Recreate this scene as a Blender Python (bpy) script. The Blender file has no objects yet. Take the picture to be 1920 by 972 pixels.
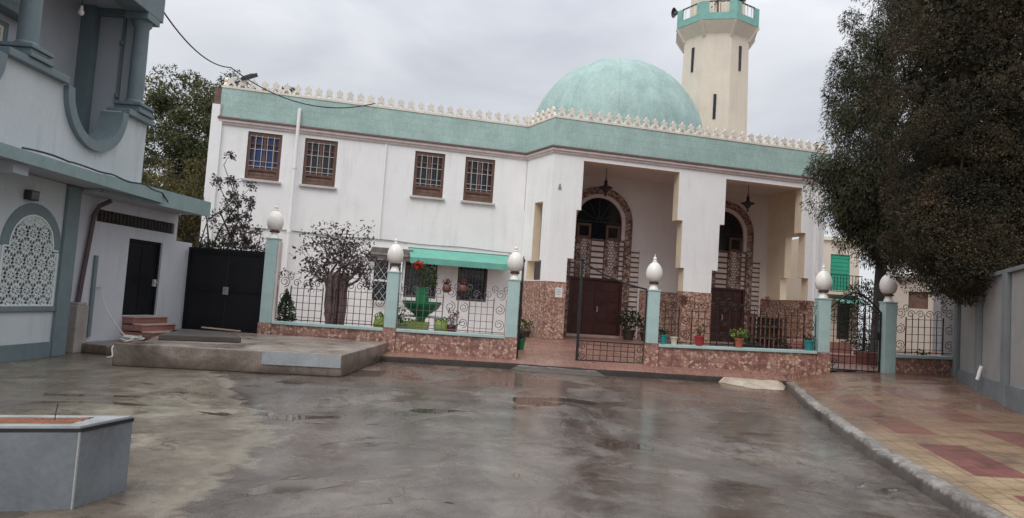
import bpy, bmesh, math, random
import numpy as np
from mathutils import Vector, Matrix
random.seed(7); rng = np.random.default_rng(7)
S = bpy.context.scene; COL = S.collection
PI = math.pi; R = math.radians

# ------------------------------------------------------------------ camera
F_PX = 1300.0; CAM_H = 1.6
pitch = math.atan(84 / F_PX); roll = math.atan(0.066)
fw = Vector((0, math.cos(pitch), math.sin(pitch))); up0 = Vector((0, -math.sin(pitch), math.cos(pitch))); x0 = Vector((1, 0, 0))
rt = math.cos(roll) * x0 + math.sin(roll) * up0; up = -math.sin(roll) * x0 + math.cos(roll) * up0
cd = bpy.data.cameras.new('camera'); cam = bpy.data.objects.new('camera', cd); COL.objects.link(cam)
cam.matrix_world = Matrix(((rt.x, up.x, -fw.x, 0), (rt.y, up.y, -fw.y, 0), (rt.z, up.z, -fw.z, CAM_H), (0, 0, 0, 1)))
cd.sensor_fit = 'HORIZONTAL'; cd.sensor_width = 36; cd.lens = 36 * F_PX / 1920; cd.clip_end = 3000; cd.clip_start = 0.05
S.camera = cam

# ------------------------------------------------------------------ sky and sun (overcast)
SUN_EL, SUN_AZ = 52, 205            # azimuth clockwise from +Y (north): behind the camera, a little left
W = bpy.data.worlds.new('World'); S.world = W; W.use_nodes = True
nt = W.node_tree; nt.nodes.clear(); N = nt.nodes.new; L = nt.links.new
out = N('ShaderNodeOutputWorld'); bg = N('ShaderNodeBackground'); bg.inputs[1].default_value = 0.1
sky = N('ShaderNodeTexSky'); sky.sky_type = 'NISHITA'; sky.sun_disc = False
sky.sun_elevation = R(SUN_EL); sky.sun_rotation = R(SUN_AZ)
tc = N('ShaderNodeTexCoord'); sep = N('ShaderNodeSeparateXYZ'); L(tc.outputs['Generated'], sep.inputs[0])
mp = N('ShaderNodeMapping'); mp.inputs['Scale'].default_value = (1.3, 1.3, 3.6); L(tc.outputs['Generated'], mp.inputs[0])
nz = N('ShaderNodeTexNoise'); nz.inputs['Scale'].default_value = 2.1; nz.inputs['Detail'].default_value = 5; nz.inputs['Roughness'].default_value = .5; nz.inputs['Distortion'].default_value = .4
L(mp.outputs[0], nz.inputs[0])
rp = N('ShaderNodeValToRGB'); rp.color_ramp.elements[0].position = .34; rp.color_ramp.elements[0].color = (5.5, 5.7, 6.2, 1)
rp.color_ramp.elements[1].position = .66; rp.color_ramp.elements[1].color = (7.9, 8.0, 8.3, 1); L(nz.outputs[0], rp.inputs[0])
mr = N('ShaderNodeMapRange'); mr.inputs[1].default_value = 0.30; mr.inputs[2].default_value = 1.0; mr.inputs[3].default_value = 1.0; mr.inputs[4].default_value = 2.5
L(sep.outputs[2], mr.inputs[0])
ml = N('ShaderNodeVectorMath'); ml.operation = 'SCALE'; L(rp.outputs[0], ml.inputs[0]); L(mr.outputs[0], ml.inputs['Scale'])
mx = N('ShaderNodeMix'); mx.data_type = 'RGBA'; mx.inputs[0].default_value = .88; L(sky.outputs[0], mx.inputs[6]); L(ml.outputs[0], mx.inputs[7])
L(mx.outputs[2], bg.inputs[0]); L(bg.outputs[0], out.inputs[0])
sd = bpy.data.lights.new('sun', 'SUN'); sd.energy = 1.3; sd.angle = R(35); sd.color = (1, .965, .92)
so = bpy.data.objects.new('sun', sd); COL.objects.link(so)
sv = Vector((math.sin(R(SUN_AZ)) * math.cos(R(SUN_EL)), math.cos(R(SUN_AZ)) * math.cos(R(SUN_EL)), math.sin(R(SUN_EL))))
so.rotation_euler = sv.to_track_quat('Z', 'Y').to_euler()
S.view_settings.view_transform = 'Standard'; S.view_settings.look = 'None'; S.view_settings.exposure = 0.10; S.view_settings.gamma = 1

# ------------------------------------------------------------------ materials
def lk(t, a, b): t.links.new(a, b)
def base_mat(name):
    m = bpy.data.materials.new(name); m.use_nodes = True; t = m.node_tree; t.nodes.clear()
    o = t.nodes.new('ShaderNodeOutputMaterial'); p = t.nodes.new('ShaderNodeBsdfPrincipled'); lk(t, p.outputs[0], o.inputs[0])
    return m, t, p
def noise(t, vec, scale, detail=4, rough=.55, dist=0):
    n = t.nodes.new('ShaderNodeTexNoise'); n.inputs['Scale'].default_value = scale; n.inputs['Detail'].default_value = detail
    n.inputs['Roughness'].default_value = rough; n.inputs['Distortion'].default_value = dist
    lk(t, vec, n.inputs['Vector']); return n.outputs[0]
def ramp(t, fac, stops):
    r = t.nodes.new('ShaderNodeValToRGB'); e = r.color_ramp.elements
    while len(e) < len(stops): e.new(.5)
    for i, (p, c) in enumerate(stops):
        e[i].position = p; e[i].color = c if len(c) == 4 else (*c, 1)
    lk(t, fac, r.inputs[0]); return r.outputs[0]
def mixc(t, fac, a, b, mode='MIX'):
    m = t.nodes.new('ShaderNodeMix'); m.data_type = 'RGBA'; m.blend_type = mode
    for s, v in ((m.inputs[0], fac), (m.inputs[6], a), (m.inputs[7], b)):
        if hasattr(v, 'is_linked'): lk(t, v, s)
        elif isinstance(v, (int, float)): s.default_value = v
        else: s.default_value = (*v, 1) if len(v) == 3 else v
    return m.outputs[2]
def math_(t, op, a, b=None, clamp=False):
    m = t.nodes.new('ShaderNodeMath'); m.operation = op; m.use_clamp = clamp
    for s, v in ((m.inputs[0], a), (m.inputs[1], b)):
        if v is None: continue
        if hasattr(v, 'is_linked'): lk(t, v, s)
        else: s.default_value = v
    return m.outputs[0]
def maprange(t, v, a, b, c, d):
    m = t.nodes.new('ShaderNodeMapRange'); lk(t, v, m.inputs[0])
    for i, x in zip((1, 2, 3, 4), (a, b, c, d)): m.inputs[i].default_value = x
    return m.outputs[0]
def ocoord(t, scale=(1, 1, 1), out='Object'):
    c = t.nodes.new('ShaderNodeTexCoord'); mpn = t.nodes.new('ShaderNodeMapping'); mpn.inputs['Scale'].default_value = scale
    lk(t, c.outputs[out], mpn.inputs[0]); return mpn.outputs[0]
def bump(t, p, h, strength, dist=.02):
    b = t.nodes.new('ShaderNodeBump'); b.inputs['Strength'].default_value = strength; b.inputs['Distance'].default_value = dist
    lk(t, h, b.inputs['Height']); lk(t, b.outputs[0], p.inputs['Normal'])
def M(name, col, rough=.75, var=.12, scale=2.5, bmp=.15, bscale=30, metallic=0, stain=None, sfac=.3, spec=.5):
    m, t, p = base_mat(name); v = ocoord(t)
    n1 = noise(t, v, scale, 6); n2 = noise(t, v, scale * 9, 3)
    f = math_(t, 'ADD', math_(t, 'MULTIPLY', n1, .65), math_(t, 'MULTIPLY', n2, .35))
    lo = tuple(c * (1 - var) for c in col); hi = tuple(min(1, c * (1 + var)) for c in col)
    c = ramp(t, f, [(.36, lo), (.64, hi)])
    if stain:
        vs = ocoord(t, (1.6, 1.6, .22)); s = noise(t, vs, 2.6, 6, .62)
        c = mixc(t, maprange(t, s, .52, .78, 0, sfac), c, stain)
    lk(t, c, p.inputs['Base Color'])
    rr = maprange(t, n1, .3, .7, max(.03, rough - .08), min(1, rough + .08)); lk(t, rr, p.inputs['Roughness'])
    p.inputs['Metallic'].default_value = metallic; p.inputs['Specular IOR Level'].default_value = spec
    if bmp: bump(t, p, noise(t, v, bscale, 4), bmp)
    return m
def brick(name, c1, c2, mortar, bw, bh, ms, plane='xz', rough=.35, offset=.5, bmp=.3, var=.5, shift=None):
    m, t, p = base_mat(name); c = t.nodes.new('ShaderNodeTexCoord'); s = t.nodes.new('ShaderNodeSeparateXYZ'); lk(t, c.outputs['Object'], s.inputs[0])
    cb = t.nodes.new('ShaderNodeCombineXYZ'); ia, ib = {'xz': (0, 2), 'xy': (0, 1), 'yz': (1, 2)}[plane]
    if shift is not None: lk(t, math_(t, 'ADD', s.outputs[0], shift), cb.inputs[0])
    elif plane == 'xz':       # same pattern on faces that turn the corner
        lk(t, math_(t, 'ADD', s.outputs[0], s.outputs[1]), cb.inputs[0])
    else: lk(t, s.outputs[ia], cb.inputs[0])
    lk(t, s.outputs[ib], cb.inputs[1])
    b = t.nodes.new('ShaderNodeTexBrick'); lk(t, cb.outputs[0], b.inputs['Vector']); b.offset = offset
    b.inputs['Color1'].default_value = (*c1, 1); b.inputs['Color2'].default_value = (*c2, 1); b.inputs['Mortar'].default_value = (*mortar, 1)
    b.inputs['Scale'].default_value = 1; b.inputs['Mortar Size'].default_value = ms; b.inputs['Brick Width'].default_value = bw; b.inputs['Row Height'].default_value = bh
    b.inputs['Mortar Smooth'].default_value = .2
    v = ocoord(t); n1 = noise(t, v, 1.3, 5); n2 = noise(t, v, 14, 3)
    f = maprange(t, math_(t, 'ADD', math_(t, 'MULTIPLY', n1, .6), math_(t, 'MULTIPLY', n2, .4)), .35, .65, 1 - var * .5, 1 + var * .3)
    vm = t.nodes.new('ShaderNodeVectorMath'); vm.operation = 'SCALE'; lk(t, b.outputs['Color'], vm.inputs[0]); lk(t, f, vm.inputs['Scale'])
    lk(t, vm.outputs[0], p.inputs['Base Color'])
    lk(t, maprange(t, n2, .3, .7, rough - .1, rough + .15), p.inputs['Roughness'])
    bump(t, p, math_(t, 'SUBTRACT', 1, b.outputs['Fac']), bmp, .006)
    return m
def mosaic(name, stops, grout, scale=9, rough=.4, slab=None, bmp=.4):
    m, t, p = base_mat(name); v = ocoord(t)
    vo = t.nodes.new('ShaderNodeTexVoronoi'); vo.inputs['Scale'].default_value = scale; lk(t, v, vo.inputs['Vector'])
    ve = t.nodes.new('ShaderNodeTexVoronoi'); ve.feature = 'DISTANCE_TO_EDGE'; ve.inputs['Scale'].default_value = scale; lk(t, v, ve.inputs['Vector'])
    sp = t.nodes.new('ShaderNodeSeparateColor'); lk(t, vo.outputs['Color'], sp.inputs[0])
    c = ramp(t, sp.outputs[0], stops); c = mixc(t, maprange(t, ve.outputs['Distance'], .02, .09, 1, 0), c, grout)
    n = noise(t, v, 1.7, 5); c = mixc(t, maprange(t, n, .4, .75, 0, .35), c, tuple(g * .8 for g in grout))
    if slab:
        s = t.nodes.new('ShaderNodeSeparateXYZ'); tcx = t.nodes.new('ShaderNodeTexCoord'); lk(t, tcx.outputs['Object'], s.inputs[0])
        cb = t.nodes.new('ShaderNodeCombineXYZ'); lk(t, math_(t, 'ADD', s.outputs[0], s.outputs[1]), cb.inputs[0]); lk(t, s.outputs[2], cb.inputs[1])
        b = t.nodes.new('ShaderNodeTexBrick'); b.offset = 0; b.inputs['Scale'].default_value = 1; b.inputs['Mortar Size'].default_value = .006
        b.inputs['Brick Width'].default_value = slab; b.inputs['Row Height'].default_value = slab; lk(t, cb.outputs[0], b.inputs['Vector'])
        c = mixc(t, math_(t, 'MULTIPLY', b.outputs['Fac'], .6), c, tuple(g * .5 for g in grout))
    lk(t, c, p.inputs['Base Color']); p.inputs['Roughness'].default_value = rough
    bump(t, p, ve.outputs['Distance'], bmp, .01)
    return m
def leafmat(name, cols, trans=.15, rough=.6, blot=1.4, stops=(.25, .45, .6, .8), rnd=.3):
    m, t, p = base_mat(name); g = t.nodes.new('ShaderNodeNewGeometry'); v = ocoord(t)
    n = noise(t, v, blot, 3, .6); f = math_(t, 'ADD', math_(t, 'MULTIPLY', n, .75), math_(t, 'MULTIPLY', g.outputs['Random Per Island'], rnd))
    c = ramp(t, f, list(zip(stops, cols))); lk(t, c, p.inputs['Base Color']); p.inputs['Roughness'].default_value = rough
    p.inputs['Specular IOR Level'].default_value = .25
    tr = t.nodes.new('ShaderNodeBsdfTranslucent'); lk(t, c, tr.inputs[0]); mxs = t.nodes.new('ShaderNodeMixShader'); mxs.inputs[0].default_value = trans
    lk(t, p.outputs[0], mxs.inputs[1]); lk(t, tr.outputs[0], mxs.inputs[2]); lk(t, mxs.outputs[0], [q for q in t.nodes if q.type == 'OUTPUT_MATERIAL'][0].inputs[0])
    return m
def glass(name, col, rough=.08):
    m, t, p = base_mat(name); v = ocoord(t); p.inputs['Roughness'].default_value = rough
    lk(t, ramp(t, noise(t, v, 1.5, 3), [(.3, tuple(c * .6 for c in col)), (.7, col)]), p.inputs['Base Color'])
    bump(t, p, noise(t, v, 2.2, 2), .06, .05); return m

MT = {}
MT['white'] = M('white_render', (.875, .865, .85), .85, .035, 1.2, .12, 18, stain=(.52, .48, .44), sfac=.30)
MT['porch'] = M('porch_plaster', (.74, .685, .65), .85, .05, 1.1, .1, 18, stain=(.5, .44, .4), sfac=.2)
MT['cream'] = M('cream_paint', (.76, .64, .47), .8, .06, 2, .1, 20)
MT['cornice'] = M('cornice_paint', (.68, .58, .55), .8, .12, 3, .15, 20, stain=(.4, .32, .3), sfac=.4)
MT['edge_tile'] = M('eave_tile', (.13, .075, .065), .6, .35, 6, .3, 30)
MT['fascia'] = brick('fascia_tile', (.385, .53, .48), (.425, .565, .52), (.325, .465, .42), .075, .25, .009, rough=.38, offset=.5, bmp=.35, var=.38)
MT['parapet'] = M('parapet_paint', (.76, .70, .61), .85, .12, 2, .2, 25, stain=(.42, .36, .30), sfac=.5)
MT['wood'] = M('brown_wood', (.13, .062, .042), .55, .35, 5, .2, 40)
MT['wood2'] = M('weathered_wood', (.16, .095, .07), .65, .35, 5, .2, 40)
MT['door'] = M('door_wood', (.062, .020, .017), .45, .3, 4, .15, 40)
MT['pane'] = glass('window_glass', (.025, .03, .04)); MT['pane_blue'] = glass('blue_glass', (.03, .06, .24)); MT['fan'] = glass('fanlight_glass', (.012, .014, .018), .18)
MT['grille'] = M('window_bars', (.55, .53, .51), .5, .1); MT['iron'] = M('black_iron', (.018, .017, .018), .5, .3, 8, 0, metallic=.2)
MT['iron_grey'] = M('grey_iron', (.13, .125, .13), .5, .3, 6, 0)
MT['sill'] = M('sill_stone', (.52, .51, .48), .7, .1)
MT['stone'] = mosaic('stone_tile', [(0, (.20, .09, .065)), (.3, (.38, .205, .15)), (.55, (.52, .32, .235)), (.8, (.68, .51, .39)), (1, (.42, .22, .165))], (.21, .115, .09), 15, .35, .35)
MT['stone_low'] = mosaic('wall_stone_tile', [(0, (.22, .095, .075)), (.35, (.36, .185, .15)), (.62, (.45, .255, .205)), (.86, (.66, .47, .33)), (1, (.28, .13, .105))], (.20, .105, .09), 13, .33, slab=.45)
MT['arch'] = mosaic('arch_stone', [(0, (.09, .045, .04)), (.4, (.25, .135, .11)), (.75, (.46, .33, .27)), (1, (.56, .44, .37))], (.075, .045, .04), 11, .4)
MT['ladder'] = brick('ladder_tile', (.74, .64, .58), (.60, .50, .45), (.095, .045, .038), .46, .20, .034, shift=0.0, rough=.35, offset=0, bmp=.4)
MT['ladder_c'] = brick('centre_ladder_tile', (.74, .64, .58), (.60, .50, .45), (.09, .043, .036), .596, .23, .042, shift=.298, rough=.35, offset=0, bmp=.4)
MT['leaf_tile'] = brick('pale_strip_tile', (.74, .65, .59), (.56, .46, .41), (.15, .075, .062), .12, .11, .015, rough=.35, offset=.5)
MT['teal'] = M('teal_paint', (.385, .52, .50), .6, .10, 3, .12, 25, stain=(.25, .36, .34), sfac=.5)
MT['lamp'] = M('lamp_glass', (.80, .755, .70), .3, .06, 4, 0); MT['lampring'] = M('lamp_ring', (.09, .045, .03), .5, .3, 9, .1)
MT['dome'] = M('dome_copper_paint', (.295, .42, .39), .5, .18, 1.1, .3, 9, stain=(.42, .57, .54), sfac=.75)
MT['minaret'] = M('minaret_paint', (.70, .615, .51), .85, .06, 1.0, .12, 12, stain=(.45, .36, .28), sfac=.3)
MT['minteal'] = M('minaret_teal', (.20, .405, .36), .6, .15, 3, .15)
MT['dark'] = M('dark_metal', (.03, .028, .03), .45, .3, 6, .05); MT['black'] = M('black_gate_paint', (.0075, .008, .011), .6, .3, 3, .1, 14, spec=.25)
MT['awn'] = M('awning_canvas', (.15, .42, .335), .75, .12, 3, .15, 25, stain=(.2, .5, .42), sfac=.4)
MT['wpaint'] = M('white_metal_paint', (.78, .77, .76), .5, .06)
MT['tin'] = M('roller_box', (.26, .24, .21), .6, .3, 6, .2)
MT['blueg'] = M('bluegrey_trim', (.155, .205, .218), .6, .12, 2.5, .12, 22, stain=(.1, .13, .145), sfac=.5)
MT['annexw'] = M('lavender_wall', (.54, .55, .585), .85, .05, 1.3, .12, 18, stain=(.36, .36, .38), sfac=.5)
MT['bluew'] = M('pale_blue_wall', (.53, .575, .585), .85, .05, 1.3, .12, 18, stain=(.33, .35, .37), sfac=.5)
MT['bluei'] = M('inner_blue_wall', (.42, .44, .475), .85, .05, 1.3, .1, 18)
MT['roofteal'] = M('slab_edge_paint', (.235, .32, .32), .65, .12, 2.5, .12, stain=(.15, .2, .2), sfac=.5)
MT['lattice'] = M('white_lattice', (.68, .73, .72), .5, .06); MT['recess'] = M('recess_dim_tone', (.07, .09, .09), .8, .15)
MT['cream_shut'] = M('cream_shutter', (.62, .60, .50), .6, .08)
MT['pipe_br'] = M('brown_pipe', (.085, .05, .05), .5, .3, 6, .1); MT['conc'] = M('concrete', (.33, .30, .27), .8, .2, 3, .4, 30, stain=(.2, .17, .15), sfac=.5)
MT['vent'] = M('vent_block', (.045, .035, .032), .9, .5, 12, .5, 30); MT['redstep'] = brick('step_tile', (.36, .17, .14), (.30, .13, .11), (.2, .12, .1), .3, .15, .008)
MT['steptop'] = M('step_stone', (.45, .33, .27), .5, .15)
MT['hose'] = M('hose_white', (.72, .70, .66), .5, .06); MT['cable'] = M('cable_rubber', (.03, .03, .033), .6, .2, 6, 0)
MT['graycable'] = M('grey_cable', (.22, .21, .21), .6, .2, 6, 0)
MT['wtrim'] = M('wall_trim', (.19, .21, .218), .8, .15, 2.5, .25, 22, stain=(.12, .13, .135), sfac=.6)
MT['wallgrey'] = M('grey_wall_render', (.325, .315, .30), .9, .09, 2.2, .35, 24, stain=(.22, .21, .2), sfac=.45)
MT['bark'] = M('bark', (.075, .05, .04), .9, .4, 6, .7, 25); MT['bark3'] = M('red_brown_bark', (.16, .105, .098), .9, .35, 7, .6, 25)
MT['bark2'] = M('grey_bark', (.05, .042, .038), .9, .4, 6, .6, 25)
MT['soil'] = M('red_soil', (.20, .085, .045), .95, .4, 9, .8, 40)
MT['slabdark'] = M('dark_slab', (.075, .062, .055), .5, .35, 3, .4, 25)
MT['greendoor'] = M('green_shutter', (.02, .30, .19), .6, .12); MT['bgcream'] = M('far_cream_wall', (.62, .55, .47), .85, .06, 1, .1)
MT['bggrey'] = M('far_grey_pilaster', (.24, .24, .26), .8, .1)
MT['paper'] = M('paper', (.72, .72, .70), .8, .06, 8, 0); MT['ink'] = M('ink', (.25, .25, .27), .8, .3, 40, 0)
MT['mark'] = M('grey_mark', (.3, .29, .29), .7, .1)
def simple(name, c, r=.5): return M(name, c, r, .15, 6, .1, 30)
MT['p_teal'] = simple('teal_plastic', (.02, .25, .25)); MT['p_red'] = simple('red_plastic', (.34, .035, .04)); MT['p_terra'] = simple('terracotta', (.36, .11, .06))
MT['p_lime'] = simple('lime_plastic', (.25, .33, .07)); MT['p_brown'] = simple('brown_plastic', (.13, .045, .035)); MT['p_cream'] = simple('cream_ceramic', (.62, .55, .45)); MT['p_green'] = simple('green_plastic', (.008, .17, .065)); MT['p_dark'] = simple('dark_pot', (.05, .035, .03))
LF = {}
LF['thuja'] = leafmat('thuja_leaf', [(.021, .020, .014), (.047, .041, .025), (.084, .064, .036), (.15, .095, .052)], .15, .75, 1.05, (.28, .43, .54, .70), .16)
LF['casua'] = leafmat('casuarina_leaf', [(.028, .031, .019), (.055, .058, .034), (.09, .09, .05), (.135, .125, .07)], .2, .65, .9, (.3, .46, .58, .78))
LF['olive'] = leafmat('olive_leaf', [(.040, .050, .024), (.078, .090, .042), (.13, .138, .062), (.20, .18, .085)], .3, .6, .55, (.3, .46, .6, .78))
LF['dry'] = leafmat('dry_leaf', [(.045, .048, .02), (.095, .09, .036), (.16, .135, .055), (.22, .165, .08)], .25, .7, .8)
LF['purple'] = leafmat('purple_leaf', [(.035, .026, .028), (.06, .045, .046), (.10, .078, .076), (.17, .135, .13)], .2, .5, 3)
LF['green'] = leafmat('green_leaf', [(.02, .045, .012), (.035, .075, .02), (.06, .11, .03), (.10, .16, .04)], .25, .5, 4)
LF['dgreen'] = leafmat('dark_green_leaf', [(.012, .022, .012), (.02, .035, .018), (.03, .05, .022), (.05, .07, .03)], .2, .5, 4)
LF['lime'] = leafmat('lime_leaf', [(.06, .11, .02), (.11, .18, .03), (.18, .26, .05), (.26, .32, .08)], .3, .5, 5)
LF['rust'] = leafmat('rust_leaf', [(.05, .02, .015), (.10, .035, .028), (.15, .06, .045), (.2, .1, .07)], .2, .6, 6)
LF['red'] = leafmat('red_petal', [(.4, .02, .015), (.5, .03, .02), (.6, .05, .03), (.65, .1, .05)], .2, .5, 6)

# ------------------------------------------------------------------ mesh helpers
def tag(o, label=None, cat=None, group=None, kind=None):
    if label: o['label'] = label
    if cat: o['category'] = cat
    if group: o['group'] = group
    if kind: o['kind'] = kind
    return o
def root(name, loc, rz=0, label=None, cat=None, group=None):
    o = bpy.data.objects.new(name, None); COL.objects.link(o); o.location = loc; o.rotation_euler = (0, 0, rz); o.empty_display_size = .2
    return tag(o, label, cat, group)
def link(name, me, mat, parent=None):
    o = bpy.data.objects.new(name, me); COL.objects.link(o)
    if mat: me.materials.append(mat)
    if parent: o.parent = parent
    return o
class MB:
    def __init__(s): s.v = []; s.f = []
    def add(s, vs, fs):
        n = len(s.v); s.v += [tuple(v) for v in vs]; s.f += [tuple(i + n for i in f) for f in fs]; return s
    def box(s, x0, x1, y0, y1, z0, z1):
        return s.add([(x0, y0, z0), (x1, y0, z0), (x1, y1, z0), (x0, y1, z0), (x0, y0, z1), (x1, y0, z1), (x1, y1, z1), (x0, y1, z1)],
                     [(3, 2, 1, 0), (4, 5, 6, 7), (0, 1, 5, 4), (1, 2, 6, 5), (2, 3, 7, 6), (3, 0, 4, 7)])
    def bar(s, a, b, w, h=None):      # square bar between two points
        a = Vector(a); b = Vector(b); d = (b - a).normalized(); h = h or w
        q = Vector((0, 0, 1)) if abs(d.z) < .9 else Vector((0, 1, 0)); x = d.cross(q).normalized(); y = x.cross(d)
        c = [(-w / 2, -h / 2), (w / 2, -h / 2), (w / 2, h / 2), (-w / 2, h / 2)]
        return s.add([a + x * i + y * j for i, j in c] + [b + x * i + y * j for i, j in c], [(0, 1, 2, 3), (7, 6, 5, 4), (0, 4, 5, 1), (1, 5, 6, 2), (2, 6, 7, 3), (3, 7, 4, 0)])
    def tube(s, pts, r, n=6, cap=True):
        pts = [Vector(p) for p in pts]; k = len(pts); rs = r if isinstance(r, (list, tuple)) else [r] * k
        vs = []; ref = None
        for i, p in enumerate(pts):
            d = (pts[min(i + 1, k - 1)] - pts[max(i - 1, 0)]); d = d.normalized() if d.length > 1e-9 else Vector((0, 0, 1))
            if ref is None: ref = Vector((1, 0, 0)) if abs(d.x) < .9 else Vector((0, 1, 0))
            x = (ref - d * ref.dot(d)).normalized(); y = d.cross(x); ref = x
            vs += [p + (x * math.cos(2 * PI * j / n) + y * math.sin(2 * PI * j / n)) * rs[i] for j in range(n)]
        fs = [(i * n + j, i * n + (j + 1) % n, (i + 1) * n + (j + 1) % n, (i + 1) * n + j) for i in range(k - 1) for j in range(n)]
        if cap: fs += [tuple(range(n - 1, -1, -1)), tuple((k - 1) * n + j for j in range(n))]
        return s.add(vs, fs)
    def lathe(s, prof, n=20, c=(0, 0, 0), a0=0):
        vs = [(c[0] + r * math.cos(a0 + 2 * PI * j / n), c[1] + r * math.sin(a0 + 2 * PI * j / n), c[2] + z) for r, z in prof for j in range(n)]; k = len(prof)
        fs = [(i * n + j, i * n + (j + 1) % n, (i + 1) * n + (j + 1) % n, (i + 1) * n + j) for i in range(k - 1) for j in range(n)]
        fs += [tuple(range(n - 1, -1, -1)), tuple((k - 1) * n + j for j in range(n))]
        return s.add(vs, fs)
    def prism(s, poly, y0, y1):       # polygon in x-z, extruded along y
        n = len(poly); vs = [(x, y0, z) for x, z in poly] + [(x, y1, z) for x, z in poly]
        return s.add(vs, [tuple(range(n)), tuple(range(2 * n - 1, n - 1, -1))] + [(i, i + n, (i + 1) % n + n, (i + 1) % n) for i in range(n)])
    def prismz(s, poly, z0, z1):      # polygon in x-y, extruded along z
        n = len(poly); vs = [(x, y, z0) for x, y in poly] + [(x, y, z1) for x, y in poly]
        return s.add(vs, [tuple(range(n - 1, -1, -1)), tuple(range(n, 2 * n))] + [(i, (i + 1) % n, (i + 1) % n + n, i + n) for i in range(n)])
    def wall(s, x0, x1, z0, z1, holes, y0, y1):   # wall slab in x-z with rectangular (unioned) holes
        xs = sorted({x0, x1} | {c for h in holes for c in (h[0], h[1]) if x0 < c < x1}); zs = sorted({z0, z1} | {c for h in holes for c in (h[2], h[3]) if z0 < c < z1})
        nx, nz_ = len(xs) - 1, len(zs) - 1
        sol = [[not any(h[0] < (xs[i] + xs[i + 1]) / 2 < h[1] and h[2] < (zs[j] + zs[j + 1]) / 2 < h[3] for h in holes) for j in range(nz_)] for i in range(nx)]
        g = lambda i, j: 0 <= i < nx and 0 <= j < nz_ and sol[i][j]
        for i in range(nx):
            for j in range(nz_):
                if not sol[i][j]: continue
                a, b, c, d = xs[i], xs[i + 1], zs[j], zs[j + 1]
                P = lambda x, y, z: (x, y, z)
                q = [[P(a, y0, c), P(b, y0, c), P(b, y0, d), P(a, y0, d)], [P(a, y1, d), P(b, y1, d), P(b, y1, c), P(a, y1, c)]]
                if not g(i - 1, j): q.append([P(a, y0, c), P(a, y0, d), P(a, y1, d), P(a, y1, c)])
                if not g(i + 1, j): q.append([P(b, y0, c), P(b, y1, c), P(b, y1, d), P(b, y0, d)])
                if not g(i, j - 1): q.append([P(a, y0, c), P(a, y1, c), P(b, y1, c), P(b, y0, c)])
                if not g(i, j + 1): q.append([P(a, y0, d), P(b, y0, d), P(b, y1, d), P(a, y1, d)])
                for k in q: s.add(k, [(0, 1, 2, 3)])
        return s
    def sweep(s, path, prof):         # profile (outward offset, z) swept along an x-y path, mitred; outward = right of travel
        P = [Vector((p[0], p[1])) for p in path]; k = len(P); n = len(prof); vs = []
        for i in range(k):
            ns = []
            for a, b in ((i - 1, i), (i, i + 1)):
                if 0 <= a and b < k:
                    d = (P[b] - P[a]).normalized(); ns.append(Vector((d.y, -d.x)))
            m = ns[0] if len(ns) == 1 else (ns[0] + ns[1]).normalized(); sc = 1 / max(.3, m.dot(ns[0]))
            vs += [(P[i].x + m.x * o * sc, P[i].y + m.y * o * sc, z) for o, z in prof]
        fs = [(i * n + j, (i + 1) * n + j, (i + 1) * n + (j + 1) % n, i * n + (j + 1) % n) for i in range(k - 1) for j in range(n)]
        fs += [tuple(range(n)), tuple((k - 1) * n + j for j in range(n - 1, -1, -1))]
        return s.add(vs, fs)
    def map(s, f): s.v = [tuple(f(*v)) for v in s.v]; return s
    def mesh(s, name, smooth=False, weld=False):
        me = bpy.data.meshes.new(name); me.from_pydata(s.v, [], s.f); me.update()
        bm = bmesh.new(); bm.from_mesh(me)
        if weld: bmesh.ops.remove_doubles(bm, verts=bm.verts, dist=1e-5)
        bmesh.ops.recalc_face_normals(bm, faces=bm.faces); bm.to_mesh(me); bm.free()
        if smooth:
            me.polygons.foreach_set('use_smooth', [True] * len(me.polygons))
            try: me.set_sharp_from_angle(angle=R(40))
            except Exception: pass
        return me
    def build(s, name, mat, parent=None, smooth=False, weld=False, bevel=0):
        o = link(name, s.mesh(name, smooth, weld), mat, parent)
        if bevel:
            b = o.modifiers.new('bevel', 'BEVEL'); b.width = bevel; b.segments = 2; b.limit_method = 'ANGLE'; b.angle_limit = R(40)
        return o
def copy_tree(o, parent=None):
    c = o.copy(); COL.objects.link(c); c.parent = parent
    for ch in list(o.children): copy_tree(ch, c)
    return c
def spiral(cx_, cz_, r, a0, turns, y=0, n=14, shrink=.75):
    return [(cx_ + r * (1 - shrink * i / n) * math.cos(a0 + turns * 2 * PI * i / n), y, cz_ + r * (1 - shrink * i / n) * math.sin(a0 + turns * 2 * PI * i / n)) for i in range(n + 1)]
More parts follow.
